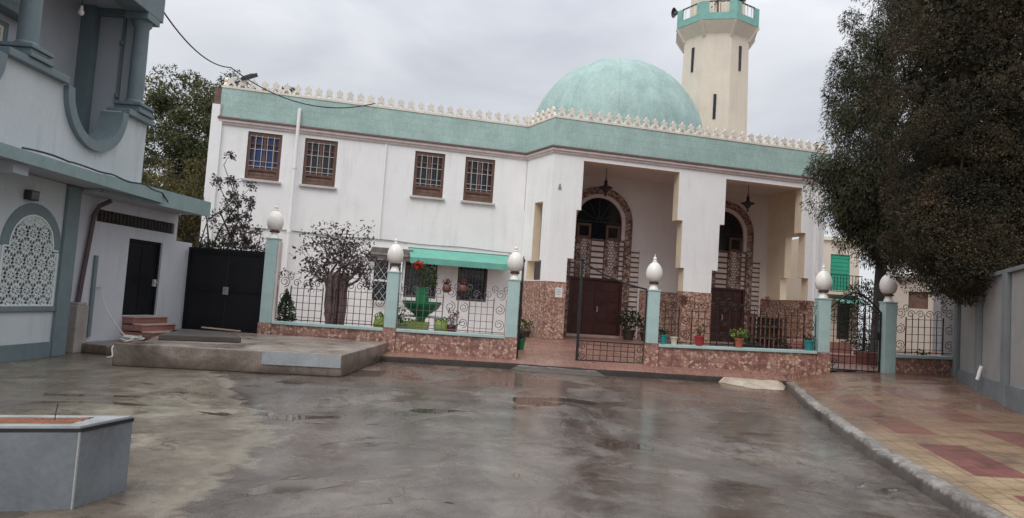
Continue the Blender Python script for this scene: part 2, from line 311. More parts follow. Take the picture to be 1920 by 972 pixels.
def leaves(name, pts, size, mat, parent=None, droop=.3, aspect=.45, outdirs=None, jitter=.4):
    n = len(pts); pts = np.asarray(pts, float)
    d = rng.normal(size=(n, 3)); d /= np.linalg.norm(d, axis=1)[:, None]
    if outdirs is not None: d = d * .8 + np.asarray(outdirs) * .9
    d[:, 2] -= droop; d /= np.linalg.norm(d, axis=1)[:, None]
    q = rng.normal(size=(n, 3)); w = np.cross(d, q); w /= np.linalg.norm(w, axis=1)[:, None]
    nn = np.cross(w, d)
    ln = (np.asarray(size) * (1 + jitter * rng.uniform(-1, 1, n)))[:, None]
    a = pts - d * ln * .5; b = pts + w * ln * aspect * .5 + nn * ln * .08; c = pts + d * ln * .5; e = pts - w * ln * aspect * .5 + nn * ln * .08
    V = np.stack([a, b, c, e], 1).reshape(-1, 3)
    me = bpy.data.meshes.new(name); me.vertices.add(4 * n); me.vertices.foreach_set('co', V.ravel())
    me.loops.add(4 * n); me.loops.foreach_set('vertex_index', np.arange(4 * n)); me.polygons.add(n)
    me.polygons.foreach_set('loop_start', np.arange(0, 4 * n, 4)); me.update(calc_edges=True); me.validate()
    return link(name, me, mat, parent)
def clump_pts(centres, radii, per, flat=1.0, shell=.55):
    P = []; D = []
    for c, r in zip(centres, radii):
        d = rng.normal(size=(per, 3)); d /= np.linalg.norm(d, axis=1)[:, None]
        k = (shell + (1 - shell) * rng.random(per)) ** .8
        v = d * k[:, None] * r; v[:, 2] *= flat
        P.append(np.asarray(c) + v); D.append(d)
    return np.concatenate(P), np.concatenate(D)
def ellipsoid_centres(n, c, rad, fill=.55, zmin=-1.0, zmax=1.0):
    out_ = []
    while len(out_) < n:
        d = rng.normal(size=3); d /= np.linalg.norm(d); k = fill + (1 - fill) * rng.random() ** .6
        if not (zmin < d[2] < zmax): continue
        out_.append(np.asarray(c) + d * k * np.asarray(rad))
    return np.array(out_)
def branch(mb, a, b, r0, r1, wob=.1, n=5):
    a = np.asarray(a, float); b = np.asarray(b, float); L_ = np.linalg.norm(b - a)
    pts = [a + (b - a) * i / n + (rng.normal(size=3) * wob * L_ * .3 if 0 < i < n else 0) for i in range(n + 1)]
    mb.tube(pts, [r0 + (r1 - r0) * i / n for i in range(n + 1)], 7); return pts
# ------------------------------------------------------------------ ground, road, pavements
KERB = [(3.2, 2.0), (3.72, 4.2), (4.0, 5.6), (4.3, 7.2), (4.54, 8.5), (5.7, 13.0), (7.0, 17.35)]
def kx(y): return float(np.interp(y, [p[1] for p in KERB], [p[0] for p in KERB]))
def zf(x): return .2 + .028 * max(0., x) + (.02 if x < -3 else 0)
def wallx(y): return 9.0 + .431 * (y - 12.2)
def zs(x, y):                         # right pavement height
    t = min(1, max(0, (y - 11.5) / 6.2)); t = t * t * (3 - 2 * t)
    e = max(0, x - kx(y)); a = .13 + .05 * e; t *= min(1, max(0, (e - .16) / 1.2)); return a * (1 - t) + t * min(zf(x), a + .2)

def road_mat():
    m, t, p = base_mat('wet_road'); v = ocoord(t); s = t.nodes.new('ShaderNodeSeparateXYZ'); lk(t, v, s.inputs[0]); X, Y = s.outputs[0], s.outputs[1]
    n0 = noise(t, v, .38, 6, .62, .7); n1 = noise(t, v, 1.5, 7, .64, 1.0); n2 = noise(t, v, 8, 6, .65); n3 = noise(t, v, 70, 3, .75)
    vlong = ocoord(t, (1.25, .62, 1)); nw = noise(t, vlong, .75, 6, .6, .9)
    asp = ramp(t, math_(t, 'ADD', math_(t, 'MULTIPLY', n0, .5), math_(t, 'ADD', math_(t, 'MULTIPLY', n1, .35), math_(t, 'MULTIPLY', n2, .15))), [(.38, (.058, .046, .039)), (.5, (.118, .099, .086)), (.61, (.20, .173, .150))])
    mud = noise(t, v, .85, 7, .68, 1.3); asp = mixc(t, maprange(t, mud, .54, .62, 0, .7), asp, (.070, .042, .030))
    y4 = math_(t, 'SUBTRACT', Y, 4.0); bx = math_(t, 'SUBTRACT', -2.0, math_(t, 'MULTIPLY', math_(t, 'MULTIPLY', y4, y4), .042))
    d = math_(t, 'SUBTRACT', bx, X); d = math_(t, 'ADD', d, math_(t, 'MULTIPLY', math_(t, 'SUBTRACT', n1, .5), 1.3)); d = math_(t, 'ADD', d, math_(t, 'MULTIPLY', math_(t, 'SUBTRACT', n0, .5), 2.0))
    ap = maprange(t, d, -.05, .07, 0, 1)
    con = ramp(t, math_(t, 'ADD', math_(t, 'MULTIPLY', n0, .5), math_(t, 'ADD', math_(t, 'MULTIPLY', n1, .35), math_(t, 'MULTIPLY', n2, .15))), [(.40, (.085, .068, .050)), (.47, (.135, .110, .083)), (.53, (.175, .150, .114)), (.60, (.28, .25, .19))])
    con = mixc(t, maprange(t, mud, .55, .60, 0, .75), con, (.095, .070, .050))
    c = mixc(t, ap, asp, con)
    edge = maprange(t, math_(t, 'ABSOLUTE', math_(t, 'SUBTRACT', d, .18)), 0, .22, .6, 0); c = mixc(t, edge, c, (.27, .24, .19))       # silt line along the concrete edge
    yk = maprange(t, math_(t, 'ADD', Y, math_(t, 'MULTIPLY', n1, 2.5)), 13.0, 17.5, 0, .7); c = mixc(t, yk, c, (.125, .085, .064))
    vo = t.nodes.new('ShaderNodeTexVoronoi'); vo.feature = 'DISTANCE_TO_EDGE'; vo.inputs['Scale'].default_value = .5
    dv = t.nodes.new('ShaderNodeVectorMath'); dv.operation = 'ADD'; nn = t.nodes.new('ShaderNodeTexNoise'); nn.inputs['Scale'].default_value = 2.3; nn.inputs['Detail'].default_value = 6; lk(t, v, nn.inputs['Vector'])
    sc = t.nodes.new('ShaderNodeVectorMath'); sc.operation = 'SCALE'; sc.inputs['Scale'].default_value = .9; lk(t, nn.outputs['Color'], sc.inputs[0])
    lk(t, v, dv.inputs[0]); lk(t, sc.outputs[0], dv.inputs[1]); lk(t, dv.outputs[0], vo.inputs['Vector'])
    crack = math_(t, 'MULTIPLY', maprange(t, vo.outputs['Distance'], .003, .013, 1, 0), maprange(t, n0, .53, .60, 0, .7)); c = mixc(t, crack, c, (.022, .018, .016))
    kd = math_(t, 'SUBTRACT', math_(t, 'ADD', math_(t, 'MULTIPLY', Y, .2285), 2.72), X)                       # dirt washed along the kerb
    kd = math_(t, 'ADD', kd, math_(t, 'MULTIPLY', math_(t, 'SUBTRACT', n1, .5), 1.1)); c = mixc(t, maprange(t, kd, .02, .55, .8, 0), c, (.050, .036, .028))
    pn = noise(t, ocoord(t, (.8, 1.1, 1)), .62, 5, .55, .7); pud = maprange(t, pn, .60, .612, 0, 1)           # standing water
    c = mixc(t, math_(t, 'MULTIPLY', pud, .65), c, (.058, .042, .031))
    spk = maprange(t, n3, .33, .70, .62, 1.40); vm = t.nodes.new('ShaderNodeVectorMath'); vm.operation = 'SCALE'; lk(t, c, vm.inputs[0]); lk(t, spk, vm.inputs['Scale'])
    lk(t, vm.outputs[0], p.inputs['Base Color'])
    wet = maprange(t, nw, .38, .50, 0, 1)
    rough = math_(t, 'ADD', maprange(t, wet, 0, 1, .46, .135), math_(t, 'MULTIPLY', math_(t, 'SUBTRACT', n2, .5), .30))
    rough = math_(t, 'ADD', rough, math_(t, 'MULTIPLY', ap, .12)); dry = math_(t, 'SUBTRACT', 1, pud)
    lk(t, math_(t, 'ADD', math_(t, 'MULTIPLY', rough, dry), .045, True), p.inputs['Roughness']); p.inputs['Specular IOR Level'].default_value = .5
    h = math_(t, 'ADD', math_(t, 'MULTIPLY', n3, .30), math_(t, 'ADD', math_(t, 'MULTIPLY', n2, .6), math_(t, 'MULTIPLY', n1, 1.1)))
    h = math_(t, 'SUBTRACT', h, math_(t, 'MULTIPLY', crack, .5))
    bump(t, p, math_(t, 'MULTIPLY', math_(t, 'MULTIPLY', h, maprange(t, wet, 0, 1, 1.0, .34)), dry), .45, .010)
    return m
def patterned_mat():
    m, t, p = base_mat('patterned_tile'); v = ocoord(t); mpn = t.nodes.new('ShaderNodeMapping'); mpn.inputs['Rotation'].default_value = (0, 0, R(13.5)); lk(t, v, mpn.inputs[0])
    s = t.nodes.new('ShaderNodeSeparateXYZ'); lk(t, mpn.outputs[0], s.inputs[0])
    u = math_(t, 'ADD', s.outputs[0], -2.62); row = math_(t, 'FLOOR', math_(t, 'DIVIDE', u, 1.24)); fu = math_(t, 'FRACT', math_(t, 'DIVIDE', u, 1.24))
    tt = math_(t, 'ADD', math_(t, 'DIVIDE', math_(t, 'ADD', s.outputs[1], -.35), 2.6), math_(t, 'MULTIPLY', row, .42)); ft = math_(t, 'FRACT', tt)
    a = math_(t, 'MULTIPLY', math_(t, 'GREATER_THAN', fu, .36), math_(t, 'LESS_THAN', fu, .80)); a = math_(t, 'MULTIPLY', a, math_(t, 'LESS_THAN', ft, .70))
    n1 = noise(t, v, .8, 6, .65, .7); n2 = noise(t, v, 9, 4); n3 = noise(t, v, 60, 2)
    tan = ramp(t, n1, [(.34, (.14, .090, .060)), (.5, (.32, .225, .13)), (.66, (.48, .365, .225))])
    red = ramp(t, n1, [(.34, (.10, .034, .028)), (.5, (.20, .065, .055)), (.66, (.29, .12, .10))])
    c = mixc(t, a, tan, red)
    far = maprange(t, math_(t, 'ADD', s.outputs[1], math_(t, 'MULTIPLY', n1, 5)), 10.2, 15.0, 0, .74); c = mixc(t, far, c, (.175, .092, .064))     # reddish mud washed over the far end
    b = t.nodes.new('ShaderNodeTexBrick'); b.offset = 0; b.inputs['Scale'].default_value = 1; b.inputs['Mortar Size'].default_value = .006; b.inputs['Brick Width'].default_value = .2; b.inputs['Row Height'].default_value = .2
    lk(t, mpn.outputs[0], b.inputs['Vector']); c = mixc(t, math_(t, 'MULTIPLY', b.outputs['Fac'], .75), c, (.09, .055, .04))
    edge = maprange(t, math_(t, 'ADD', math_(t, 'ABSOLUTE', math_(t, 'SUBTRACT', u, 0)), math_(t, 'MULTIPLY', n2, .35)), .12, .42, .55, 0); c = mixc(t, edge, c, (.16, .14, .12))
    vm = t.nodes.new('ShaderNodeVectorMath'); vm.operation = 'SCALE'; lk(t, c, vm.inputs[0]); lk(t, maprange(t, n3, .3, .7, .82, 1.15), vm.inputs['Scale']); lk(t, vm.outputs[0], p.inputs['Base Color'])
    vs = ocoord(t, (.6, 1.8, 1)); nw = noise(t, vs, 1.1, 5, .6, .8)
    lk(t, maprange(t, math_(t, 'ADD', nw, maprange(t, s.outputs[1], 8, 17, -.08, .14)), .40, .66, .62, .16), p.inputs['Roughness'])
    bump(t, p, math_(t, 'ADD', math_(t, 'MULTIPLY', n2, .7), math_(t, 'MULTIPLY', n3, .3)), .3, .008); return m
MT['road'] = road_mat(); MT['pattern'] = patterned_mat()
MT['pinkpave'] = brick('pink_paving', (.30, .165, .125), (.25, .13, .10), (.15, .09, .07), .25, .25, .008, plane='xy', rough=.32, offset=0, bmp=.2, var=.7)
def kerb_mat():
    m, t, p = base_mat('kerb_stone'); v = ocoord(t); s = t.nodes.new('ShaderNodeSeparateXYZ'); lk(t, v, s.inputs[0]); n0 = noise(t, v, 1.3, 6, .65, .8); n1 = noise(t, v, 9, 5, .65); n2 = noise(t, v, 60, 3)
    c = ramp(t, math_(t, 'ADD', math_(t, 'MULTIPLY', n0, .5), math_(t, 'MULTIPLY', n1, .5)), [(.38, (.11, .095, .082)), (.5, (.21, .19, .17)), (.62, (.33, .305, .275))])
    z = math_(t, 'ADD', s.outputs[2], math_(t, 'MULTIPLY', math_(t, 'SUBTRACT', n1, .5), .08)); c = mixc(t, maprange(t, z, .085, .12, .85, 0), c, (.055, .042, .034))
    vm = t.nodes.new('ShaderNodeVectorMath'); vm.operation = 'SCALE'; lk(t, c, vm.inputs[0]); lk(t, maprange(t, n2, .3, .7, .75, 1.25), vm.inputs['Scale']); lk(t, vm.outputs[0], p.inputs['Base Color'])
    p.inputs['Roughness'].default_value = .55; bump(t, p, math_(t, 'ADD', n1, math_(t, 'MULTIPLY', n2, .5)), .6, .012); return m
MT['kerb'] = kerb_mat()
MT['kerbdark'] = M('dark_kerb_stone', (.035, .027, .024), .75, .35, 3, .4, 22, spec=.2)
def platform_mat():
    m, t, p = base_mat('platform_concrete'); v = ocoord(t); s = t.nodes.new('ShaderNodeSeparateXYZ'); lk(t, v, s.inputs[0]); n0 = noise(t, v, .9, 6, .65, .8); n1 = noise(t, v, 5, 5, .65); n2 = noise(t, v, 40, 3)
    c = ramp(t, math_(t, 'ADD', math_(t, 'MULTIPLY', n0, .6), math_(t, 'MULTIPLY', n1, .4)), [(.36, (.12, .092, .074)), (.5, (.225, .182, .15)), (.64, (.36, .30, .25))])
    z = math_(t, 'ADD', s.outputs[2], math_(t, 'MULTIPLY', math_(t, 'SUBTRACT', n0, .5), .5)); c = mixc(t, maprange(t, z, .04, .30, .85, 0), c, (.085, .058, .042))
    vm = t.nodes.new('ShaderNodeVectorMath'); vm.operation = 'SCALE'; lk(t, c, vm.inputs[0]); lk(t, maprange(t, n2, .3, .7, .8, 1.2), vm.inputs['Scale']); lk(t, vm.outputs[0], p.inputs['Base Color'])
    lk(t, maprange(t, n0, .35, .65, .22, .6), p.inputs['Roughness']); bump(t, p, math_(t, 'ADD', math_(t, 'MULTIPLY', n1, .7), math_(t, 'MULTIPLY', n2, .3)), .5, .015); return m
MT['platform'] = platform_mat()
MT['rampc'] = M('rough_concrete', (.44, .37, .29), .8, .25, 5, .8, 30, stain=(.25, .19, .14), sfac=.5)
MT['bluepaint'] = M('worn_blue_paint', (.37, .39, .40), .6, .15, 3, .25, 22, stain=(.24, .2, .17), sfac=.6)

def grid_sheet(name, mat, xs_of_y, ys, zfun, nx):
    mb = MB(); vs = []; fs = []
    for j, y in enumerate(ys):
        a, b = xs_of_y(y)
        for i in range(nx + 1):
            x = a + (b - a) * i / nx; vs.append((x, y, zfun(x, y)))
    w = nx + 1
    for j in range(len(ys) - 1):
        for i in range(nx): fs.append((j * w + i, j * w + i + 1, (j + 1) * w + i + 1, (j + 1) * w + i))
    mb.add(vs, fs); return tag(mb.build(name, mat, smooth=True), kind='structure')
g = MB(); g.add([(-400, -150, 0), (400, -150, 0), (400, 900, 0), (-400, 900, 0)], [(0, 1, 2, 3)]); tag(g.build('road', MT['road']), kind='structure')
# pavement in front of the fence
KB = [(-3.05, 16.9), (-1.4, 17.05), (.2, 17.22), (2.66, 17.15), (4.3, 17.28), (5.35, 17.36), (7.1, 17.42)]
def ky(x): return float(np.interp(x, [p[0] for p in KB], [p[1] for p in KB]))
mb = MB(); vs = []; fs = []; xs = np.linspace(-3.05, 7.1, 40)
for x in xs:
    for k in range(5):
        t = k / 4; y = ky(x) + .12 + (18.05 - ky(x) - .12) * t; vs.append((x, y, .125 + (zf(x) - .125) * t))
for i in range(39):
    for k in range(4): a = i * 5 + k; fs.append((a, a + 5, a + 6, a + 1))
mb.add(vs, fs); tag(mb.build('front_pavement', MT['pinkpave'], smooth=True), kind='structure')
def kerb(name, path, w, h, mat, seed=0, ragged=.012):
    r = np.random.default_rng(seed); pts = []
    for (a, b) in zip(path[:-1], path[1:]):
        n = max(2, int(math.dist(a, b) / .22)); pts += [(a[0] + (b[0] - a[0]) * i / n, a[1] + (b[1] - a[1]) * i / n) for i in range(n)]
    pts.append(path[-1]); mb = MB(); P = [Vector(p) for p in pts]; vs = []
    for i, q in enumerate(P):
        d = (P[min(i + 1, len(P) - 1)] - P[max(0, i - 1)]).normalized(); nrm = Vector((d.y, -d.x))
        j = r.normal(size=4) * ragged; top = h + j[0]
        j[0] -= .03 * (1 if (i // 5) % 2 and abs(j[1]) > ragged else 0); vs += [(q.x + nrm.x * (-.04 + j[1]), q.y + nrm.y * (-.04 + j[1]), -.02), (q.x + nrm.x * j[2], q.y + nrm.y * j[2], top - .03), (q.x + nrm.x * .035, q.y + nrm.y * .035, top), (q.x + nrm.x * w, q.y + nrm.y * w, h + .006 + j[3] * .3), (q.x + nrm.x * w, q.y + nrm.y * w, -.02)]
    fs = [(i * 5 + k, (i + 1) * 5 + k, (i + 1) * 5 + k + 1, i * 5 + k + 1) for i in range(len(P) - 1) for k in range(4)]
    mb.add(vs, fs); return tag(mb.build(name, mat, smooth=True), kind='structure')
# the kerb's pavement side is on the right of travel when walking away from the camera
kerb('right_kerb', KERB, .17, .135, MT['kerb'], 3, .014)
o = kerb('front_kerb', [(p[0], p[1]) for p in reversed(KB)], .16, .125, MT['kerbdark'], 5, .008)
ys = list(np.linspace(2.0, 17.3, 36)) + list(np.linspace(17.5, 18.05, 4))
grid_sheet('right_pavement', MT['pattern'], lambda y: (kx(y) + .16 if y < 17.35 else 7.1, wallx(y) + .3 if y < 17.6 else 13.0), ys, zs, 16)
# courtyard behind the fence, rising to the mosque floor
def zcourt(x, y):
    t = min(1, max(0, (y - 18.05) / 4.8)); return zf(x) * (1 - t) + max(.48, zf(x) + .1) * t
grid_sheet('courtyard', MT['pinkpave'], lambda y: (-11.5 if y > 18.3 else -6.3, 22.0), list(np.linspace(18.05, 36, 26)), zcourt, 30)
# low mortar ramps laid against the kerb
def ragged(name, pts, zt, mat, seed):
    r = np.random.default_rng(seed); mb = MB(); n = 34; cxx = np.mean([p[0] for p in pts]); cyy = np.mean([p[1] for p in pts]); ring = []
    per = [math.dist(pts[i], pts[(i + 1) % len(pts)]) for i in range(len(pts))]; tot = sum(per)
    for k in range(n):
        s = tot * k / n; i = 0
        while s > per[i]: s -= per[i]; i += 1
        a, b = pts[i], pts[(i + 1) % len(pts)]; u = s / per[i]; ring.append((a[0] + (b[0] - a[0]) * u + r.normal() * .035, a[1] + (b[1] - a[1]) * u + r.normal() * .025))
    vs = [(x, y, .006) for x, y in ring]
    for q in (.82, .55, .25): vs += [(cxx + (x - cxx) * q, cyy + (y - cyy) * q, 0) for x, y in ring]
    vs.append((cxx, cyy, 0)); vs = [(x, y, z if i < n else zt(x, y) + r.normal() * .004) for i, (x, y, z) in enumerate(vs)]
    fs = [(l * n + i, l * n + (i + 1) % n, (l + 1) * n + (i + 1) % n, (l + 1) * n + i) for l in range(3) for i in range(n)] + [(3 * n + i, 3 * n + (i + 1) % n, 4 * n) for i in range(n)]
    mb.add(vs, fs); return tag(mb.build(name, mat, smooth=True), kind='structure')
ragged('kerb_ramp', [(5.3, 17.5), (6.95, 17.5), (6.55, 16.3), (5.75, 16.2)], lambda x, y: .02 + .115 * min(1, max(0, (y - 16.1) / 1.1)), MT['rampc'], 2)
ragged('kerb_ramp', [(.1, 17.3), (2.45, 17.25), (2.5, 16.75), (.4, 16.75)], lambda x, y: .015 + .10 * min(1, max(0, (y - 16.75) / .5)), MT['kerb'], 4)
# concrete platform before the black gate
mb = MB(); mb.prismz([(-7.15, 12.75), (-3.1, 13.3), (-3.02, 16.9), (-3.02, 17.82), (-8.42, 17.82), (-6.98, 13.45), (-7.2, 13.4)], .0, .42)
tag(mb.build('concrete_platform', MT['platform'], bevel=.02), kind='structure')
mb = MB(); mb.add([(-4.55, 13.088, .17), (-3.115, 13.285, .17), (-3.115, 13.285, .415), (-4.55, 13.088, .415)], [(0, 1, 2, 3)]); mb.map(lambda x, y, z: (x, y - .006, z))
tag(mb.build('platform_paint', MT['bluepaint']), kind='structure')

# ------------------------------------------------------------------ mosque
PHI = R(14); OX, OY = 1.23, 24.0
def wl(u, d, z=0): return Vector((OX + u * math.cos(PHI) - d * math.sin(PHI), OY + u * math.sin(PHI) + d * math.cos(PHI), z))
MQ = root('mosque', (OX, OY, 0), PHI, 'white mosque with a green tiled parapet band, a teal dome and a two-bay porch', 'mosque')
DW = 1.77; FL = .5
WINS = [(-10.31, -9.2), (-8.45, -7.35), (-4.65, -3.56), (-2.81, -1.7)]
holes = [(a, b, 5.23, 6.85) for a, b in WINS] + [(-4.7, -3.55, 1.6, 2.86), (-2.8, -1.7, 1.6, 2.86), (-5.78, -4.78, 1.36, 2.9)]
w = MB(); w.wall(-11.15, -.48, 0, 7.1, holes, DW, DW + .3); w.box(-11.5, -11.152, DW - .1, 14, 0, 7.62); w.box(-11.15, -10.9, DW + .302, 14, 0, 7.1)
w.build('wall', MT['white'], MQ, weld=True)
H1 = [(1.12, 4.85, .3, 6.82), (.95, 5.07, .3, 5.05), (.72, 5.22, .3, 3.32)]
H2 = [(6.77, 10.06, .3, 6.78), (6.58, 10.28, .3, 5.05), (6.35, 10.47, .3, 3.32)]
w = MB(); w.wall(0, 11.1, .3, 7.1, H1 + H2, 0, .38); w.build('porch_front_wall', MT['white'], MQ, weld=True)
lin = MB()
for H in (H1, H2):
    z = [3.32, 5.05, H[0][3]]; lo = [.5, 3.32, 5.05]
    for (a, b, _, _), z0, z1 in zip(reversed(H), lo, z):
        lin.box(a - .01, a + .004, .004, .40, z0, z1 - .003); lin.box(b - .004, b + .01, .004, .40, z0, z1 - .003)
    lin.box(H[0][0], H[0][1], .004, .4, H[0][3] - .004, H[0][3] + .01)
    for k in (1, 2):
        lin.box(H[k][0], H[k - 1][0], .004, .4, H[k][3] - .004, H[k][3] + .01); lin.box(H[k - 1][1], H[k][1], .004, .4, H[k][3] - .004, H[k][3] + .01)
lin.build('reveal_lining', MT['cream'], MQ)
ev = Vector((.48, -1.77)).normalized(); inn = Vector((-ev.y, ev.x))          # return wall between the wing and the porch
def ret(x, y, z): return (-.48 + ev.x * x + inn.x * y, 1.77 + ev.y * x + inn.y * y, z)
w = MB(); w.wall(.02, 1.834, 0, 7.1, [(.73, 1.29, 3.2, 5.3), (.45, 1.42, 2.5, 3.2)], 0, .3); w.map(ret); w.build('return_wall', MT['white'], MQ, weld=True)
w = MB(); w.box(.72, .734, .004, .32, 3.2, 5.3); w.box(1.286, 1.30, .004, .32, 3.2, 5.3); w.box(.44, .454, .004, .32, 2.5, 3.197); w.box(1.416, 1.43, .004, .32, 2.5, 3.197); w.box(.73, 1.29, .004, .32, 5.296, 5.31); w.box(.45, 1.42, .004, .33, 2.49, 2.503); w.map(ret); w.build('reveal_lining', MT['cream'], MQ)
DB = 3.2
w = MB(); w.box(.35, 10.8, DB, DB + .3, .3, 7.2); w.box(.32, .345, .39, DB, .3, 7.2)
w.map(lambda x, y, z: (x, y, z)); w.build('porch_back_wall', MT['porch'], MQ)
w = MB(); w.wall(.385, DB, .3, 7.2, [(.95, 1.95, 3.4, 5.1), (.7, 2.2, 2.5, 3.4)], 0, .3); w.map(lambda x, y, z: (11.1 - y, x, z)); w.wall(0, 1, 0, 0, [], 0, 1)
w.box(10.8, 11.1, DB + .001, 16, 0, 7.1); w.build('side_wall', MT['cream'], MQ, weld=True)
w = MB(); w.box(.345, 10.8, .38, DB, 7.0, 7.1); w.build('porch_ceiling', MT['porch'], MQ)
w = MB(); w.box(-.1, 11.2, -.25, DB, .1, FL); w.build('porch_floor', MT['pinkpave'], MQ)
w = MB(); w.prismz([(-11.1, 1.9), (-.4, 1.9), (.1, .1), (11.0, .1), (11.0, 16), (-11.1, 16)], 7.12, 8.12); w.build('roof', MT['conc'], MQ)
PATH = [(-11.15, 8), (-11.15, DW), (-.48, DW), (0, 0), (11.1, 0), (11.1, 15)]
w = MB(); w.sweep(PATH, [(-.03, 7.225), (.10, 7.225), (.10, 8.2), (-.03, 8.2)]); w.build('tiled_band', MT['fascia'], MQ)
w = MB(); w.sweep(PATH, [(-.03, 7.165), (.15, 7.16), (.14, 7.222), (-.03, 7.222)]); w.build('eave_tiles', MT['edge_tile'], MQ)
w = MB(); w.sweep(PATH, [(-.03, 6.98), (.05, 6.98), (.07, 7.05), (.11, 7.07), (.11, 7.155), (-.03, 7.155)]); w.build('cornice', MT['cornice'], MQ)
w = MB(); w.sweep(PATH, [(-.06, 8.203), (.12, 8.203), (.12, 8.275), (-.06, 8.275)])
MER = [(-.175, 0), (-.13, .10), (-.07, .19), (-.11, .24), (-.105, .285), (-.045, .30), (0, .39), (.045, .30), (.105, .285), (.11, .24), (.07, .19), (.13, .10), (.175, 0), (.075, 0), (.075, .05), (.035, .10), (0, .12), (-.035, .10), (-.075, .05), (-.075, 0)]
for a, b in zip(PATH[:-1], PATH[1:]):
    A = Vector(a); B = Vector(b); L_ = (B - A).length; n = max(1, round(L_ / .36)); d = (B - A).normalized(); nr = Vector((d.y, -d.x))
    for i in range(n):
        c = A + d * (L_ * (i + .5) / n); m_ = MB(); sz = 1 + .05 * math.sin(i * 12.9 + L_); tl = .02 * math.sin(i * 7.3 + a[0])
        m_.prism([(x * L_ / n / .36 + z * tl, z * sz) for x, z in MER], -.05, .05)
        m_.map(lambda x, y, z: (c.x + d.x * x - nr.x * (y - .03), c.y + d.y * x - nr.y * (y - .03), 8.277 + z)); w.add(m_.v, m_.f)
w.build('parapet', MT['parapet'], MQ)
# upper windows
def make_window(wd, hg, parent, pane):
    f = MB(); t = .11; pb = .36
    f.wall(0, wd, 0, hg, [(t, wd - t, t, pb - .05), (t, wd - t, pb + .05, hg - t)], .04, .17); f.box(wd / 2 - .04, wd / 2 + .04, .06, .15, pb + .05, hg - t)
    for x in (.235, wd - .235): f.box(x - .028, x + .028, .065, .145, pb + .05, hg - t)
    f.box(t, wd - t, .07, .14, hg - .42, hg - .37)
    fr = f.build('window', MT['wood'], parent, weld=True)
    p = MB(); p.box(t, wd - t, .15, .19, pb + .04, hg - t); p.build('pane', pane, fr)
    p = MB(); p.box(t, wd - t, .09, .15, t, pb - .05); p.box(t + .1, wd - t - .1, .078, .09, t + .06, pb - .1); p.build('panel', MT['wood2'], fr)
    g_ = MB()
    for q in (.235, .42, .58, .765): x = q * wd; g_.bar((x, .028, pb + .02), (x, .028, hg - .10), .017)
    for z in (pb + .1, pb + .27, hg - .58, hg - .14): g_.bar((.09, .020, z), (wd - .09, .020, z), .014)
    g_.build('grille', MT['grille'], fr)
    s = MB(); s.box(-.08, wd + .08, -.10, .12, -.085, -.004); s.build('sill', MT['sill'], fr, bevel=.01)
    return fr
for i, (a, b) in enumerate(WINS):
    fr = make_window(b - a, 1.62, MQ, MT['pane_blue'] if i == 0 else MT['pane']); fr.location = (a, DW, 5.23)
    if i == 0: fr['label'] = 'upper window whose panes shine blue'
# ground windows with scrolled bars
for a, b in ((-4.7, -3.55), (-2.8, -1.7)):
    wd = b - a; f = MB(); f.wall(0, wd, 0, 1.26, [(.06, wd - .06, .06, 1.2)], .05, .16); fr = f.build('barred_window', MT['wood'], MQ, weld=True); fr.location = (a, DW, 1.6)
    p = MB(); p.box(.05, wd - .05, .17, .2, .05, 1.2); p.build('pane', MT['pane'], fr)
    g_ = MB()
    for i in range(9): x = .06 + (wd - .12) * i / 8; g_.bar((x, .0, .02), (x, .0, 1.24), .012)
    for z in (.03, .62, 1.22): g_.bar((.02, .012, z), (wd - .02, .012, z), .012)
    for i in range(4):
        for j in range(4): g_.tube(spiral(.17 + (wd - .34) * i / 3, .2 + .29 * j, .11, PI * (i % 2), 1.4 * (1 if j % 2 else -1), -.01), .007, 4)
    g_.build('grille', MT['iron_grey'], fr)
f = MB(); wd, hg = 1.12, 1.52; f.wall(0, wd, 0, hg, [(.05, wd / 2 - .03, .05, .72), (wd / 2 + .03, wd - .05, .05, .72), (.05, wd / 2 - .03, .79, hg - .05), (wd / 2 + .03, wd - .05, .79, hg - .05)], 0, .05)
for x0, x1 in ((.05, wd / 2 - .03), (wd / 2 + .03, wd - .05)):
    for z0, z1 in ((.05, .72), (.79, hg - .05)):
        f.bar((x0, .03, z0), (x1, .03, z1), .011); f.bar((x0, .034, z1), (x1, .034, z0), .011)
        mx_, mz = (x0 + x1) / 2, (z0 + z1) / 2; q = [(x0, mz), (mx_, z1), (x1, mz), (mx_, z0)]
        for k in range(4): f.bar((q[k][0], .026, q[k][1]), (q[(k + 1) % 4][0], .026, q[(k + 1) % 4][1]), .009)
fr = f.build('window_cage', MT['wpaint'], MQ, weld=True); fr.location = (-5.84, DW - .16, 1.36); fr['label'] = 'white metal window cage with crossed bars'
p = MB(); p.box(.06, wd - .12, .32, .36, 0, hg); p.build('pane', MT['pane'], fr)
for x in (.04, wd - .06):
    for z in (.03, hg - .05): p = MB(); p.box(x, x + .02, .051, .16, z, z + .02); p.build('bracket', MT['wpaint'], fr)
s = MB(); s.box(-6.0, -4.5, DW - .42, DW, 3.0, 3.06); s.prism([(-6.0, 3.062), (-4.5, 3.062), (-4.5, 3.26), (-5.9, 3.26)], DW - .36, DW)
for k in range(5): s.box(-5.95, -4.5, DW - .372, DW - .36, 3.09 + .033 * k, 3.105 + .033 * k)
s.build('shutter_box', MT['tin'], MQ)
a = MB(); x0, x1 = -4.62, -1.0; a.add([(x0, DW - .01, 3.36), (x1, DW - .01, 3.36), (x1, 1.02, 2.99), (x0, 1.02, 2.99), (x0, DW - .01, 3.33), (x1, DW - .01, 3.33), (x1, 1.02, 2.965), (x0, 1.02, 2.965)], [(0, 1, 2, 3), (7, 6, 5, 4), (0, 3, 7, 4), (1, 5, 6, 2), (2, 6, 7, 3)])
aw = a.build('awning', MT['awn'], MQ)
a = MB(); n = 26
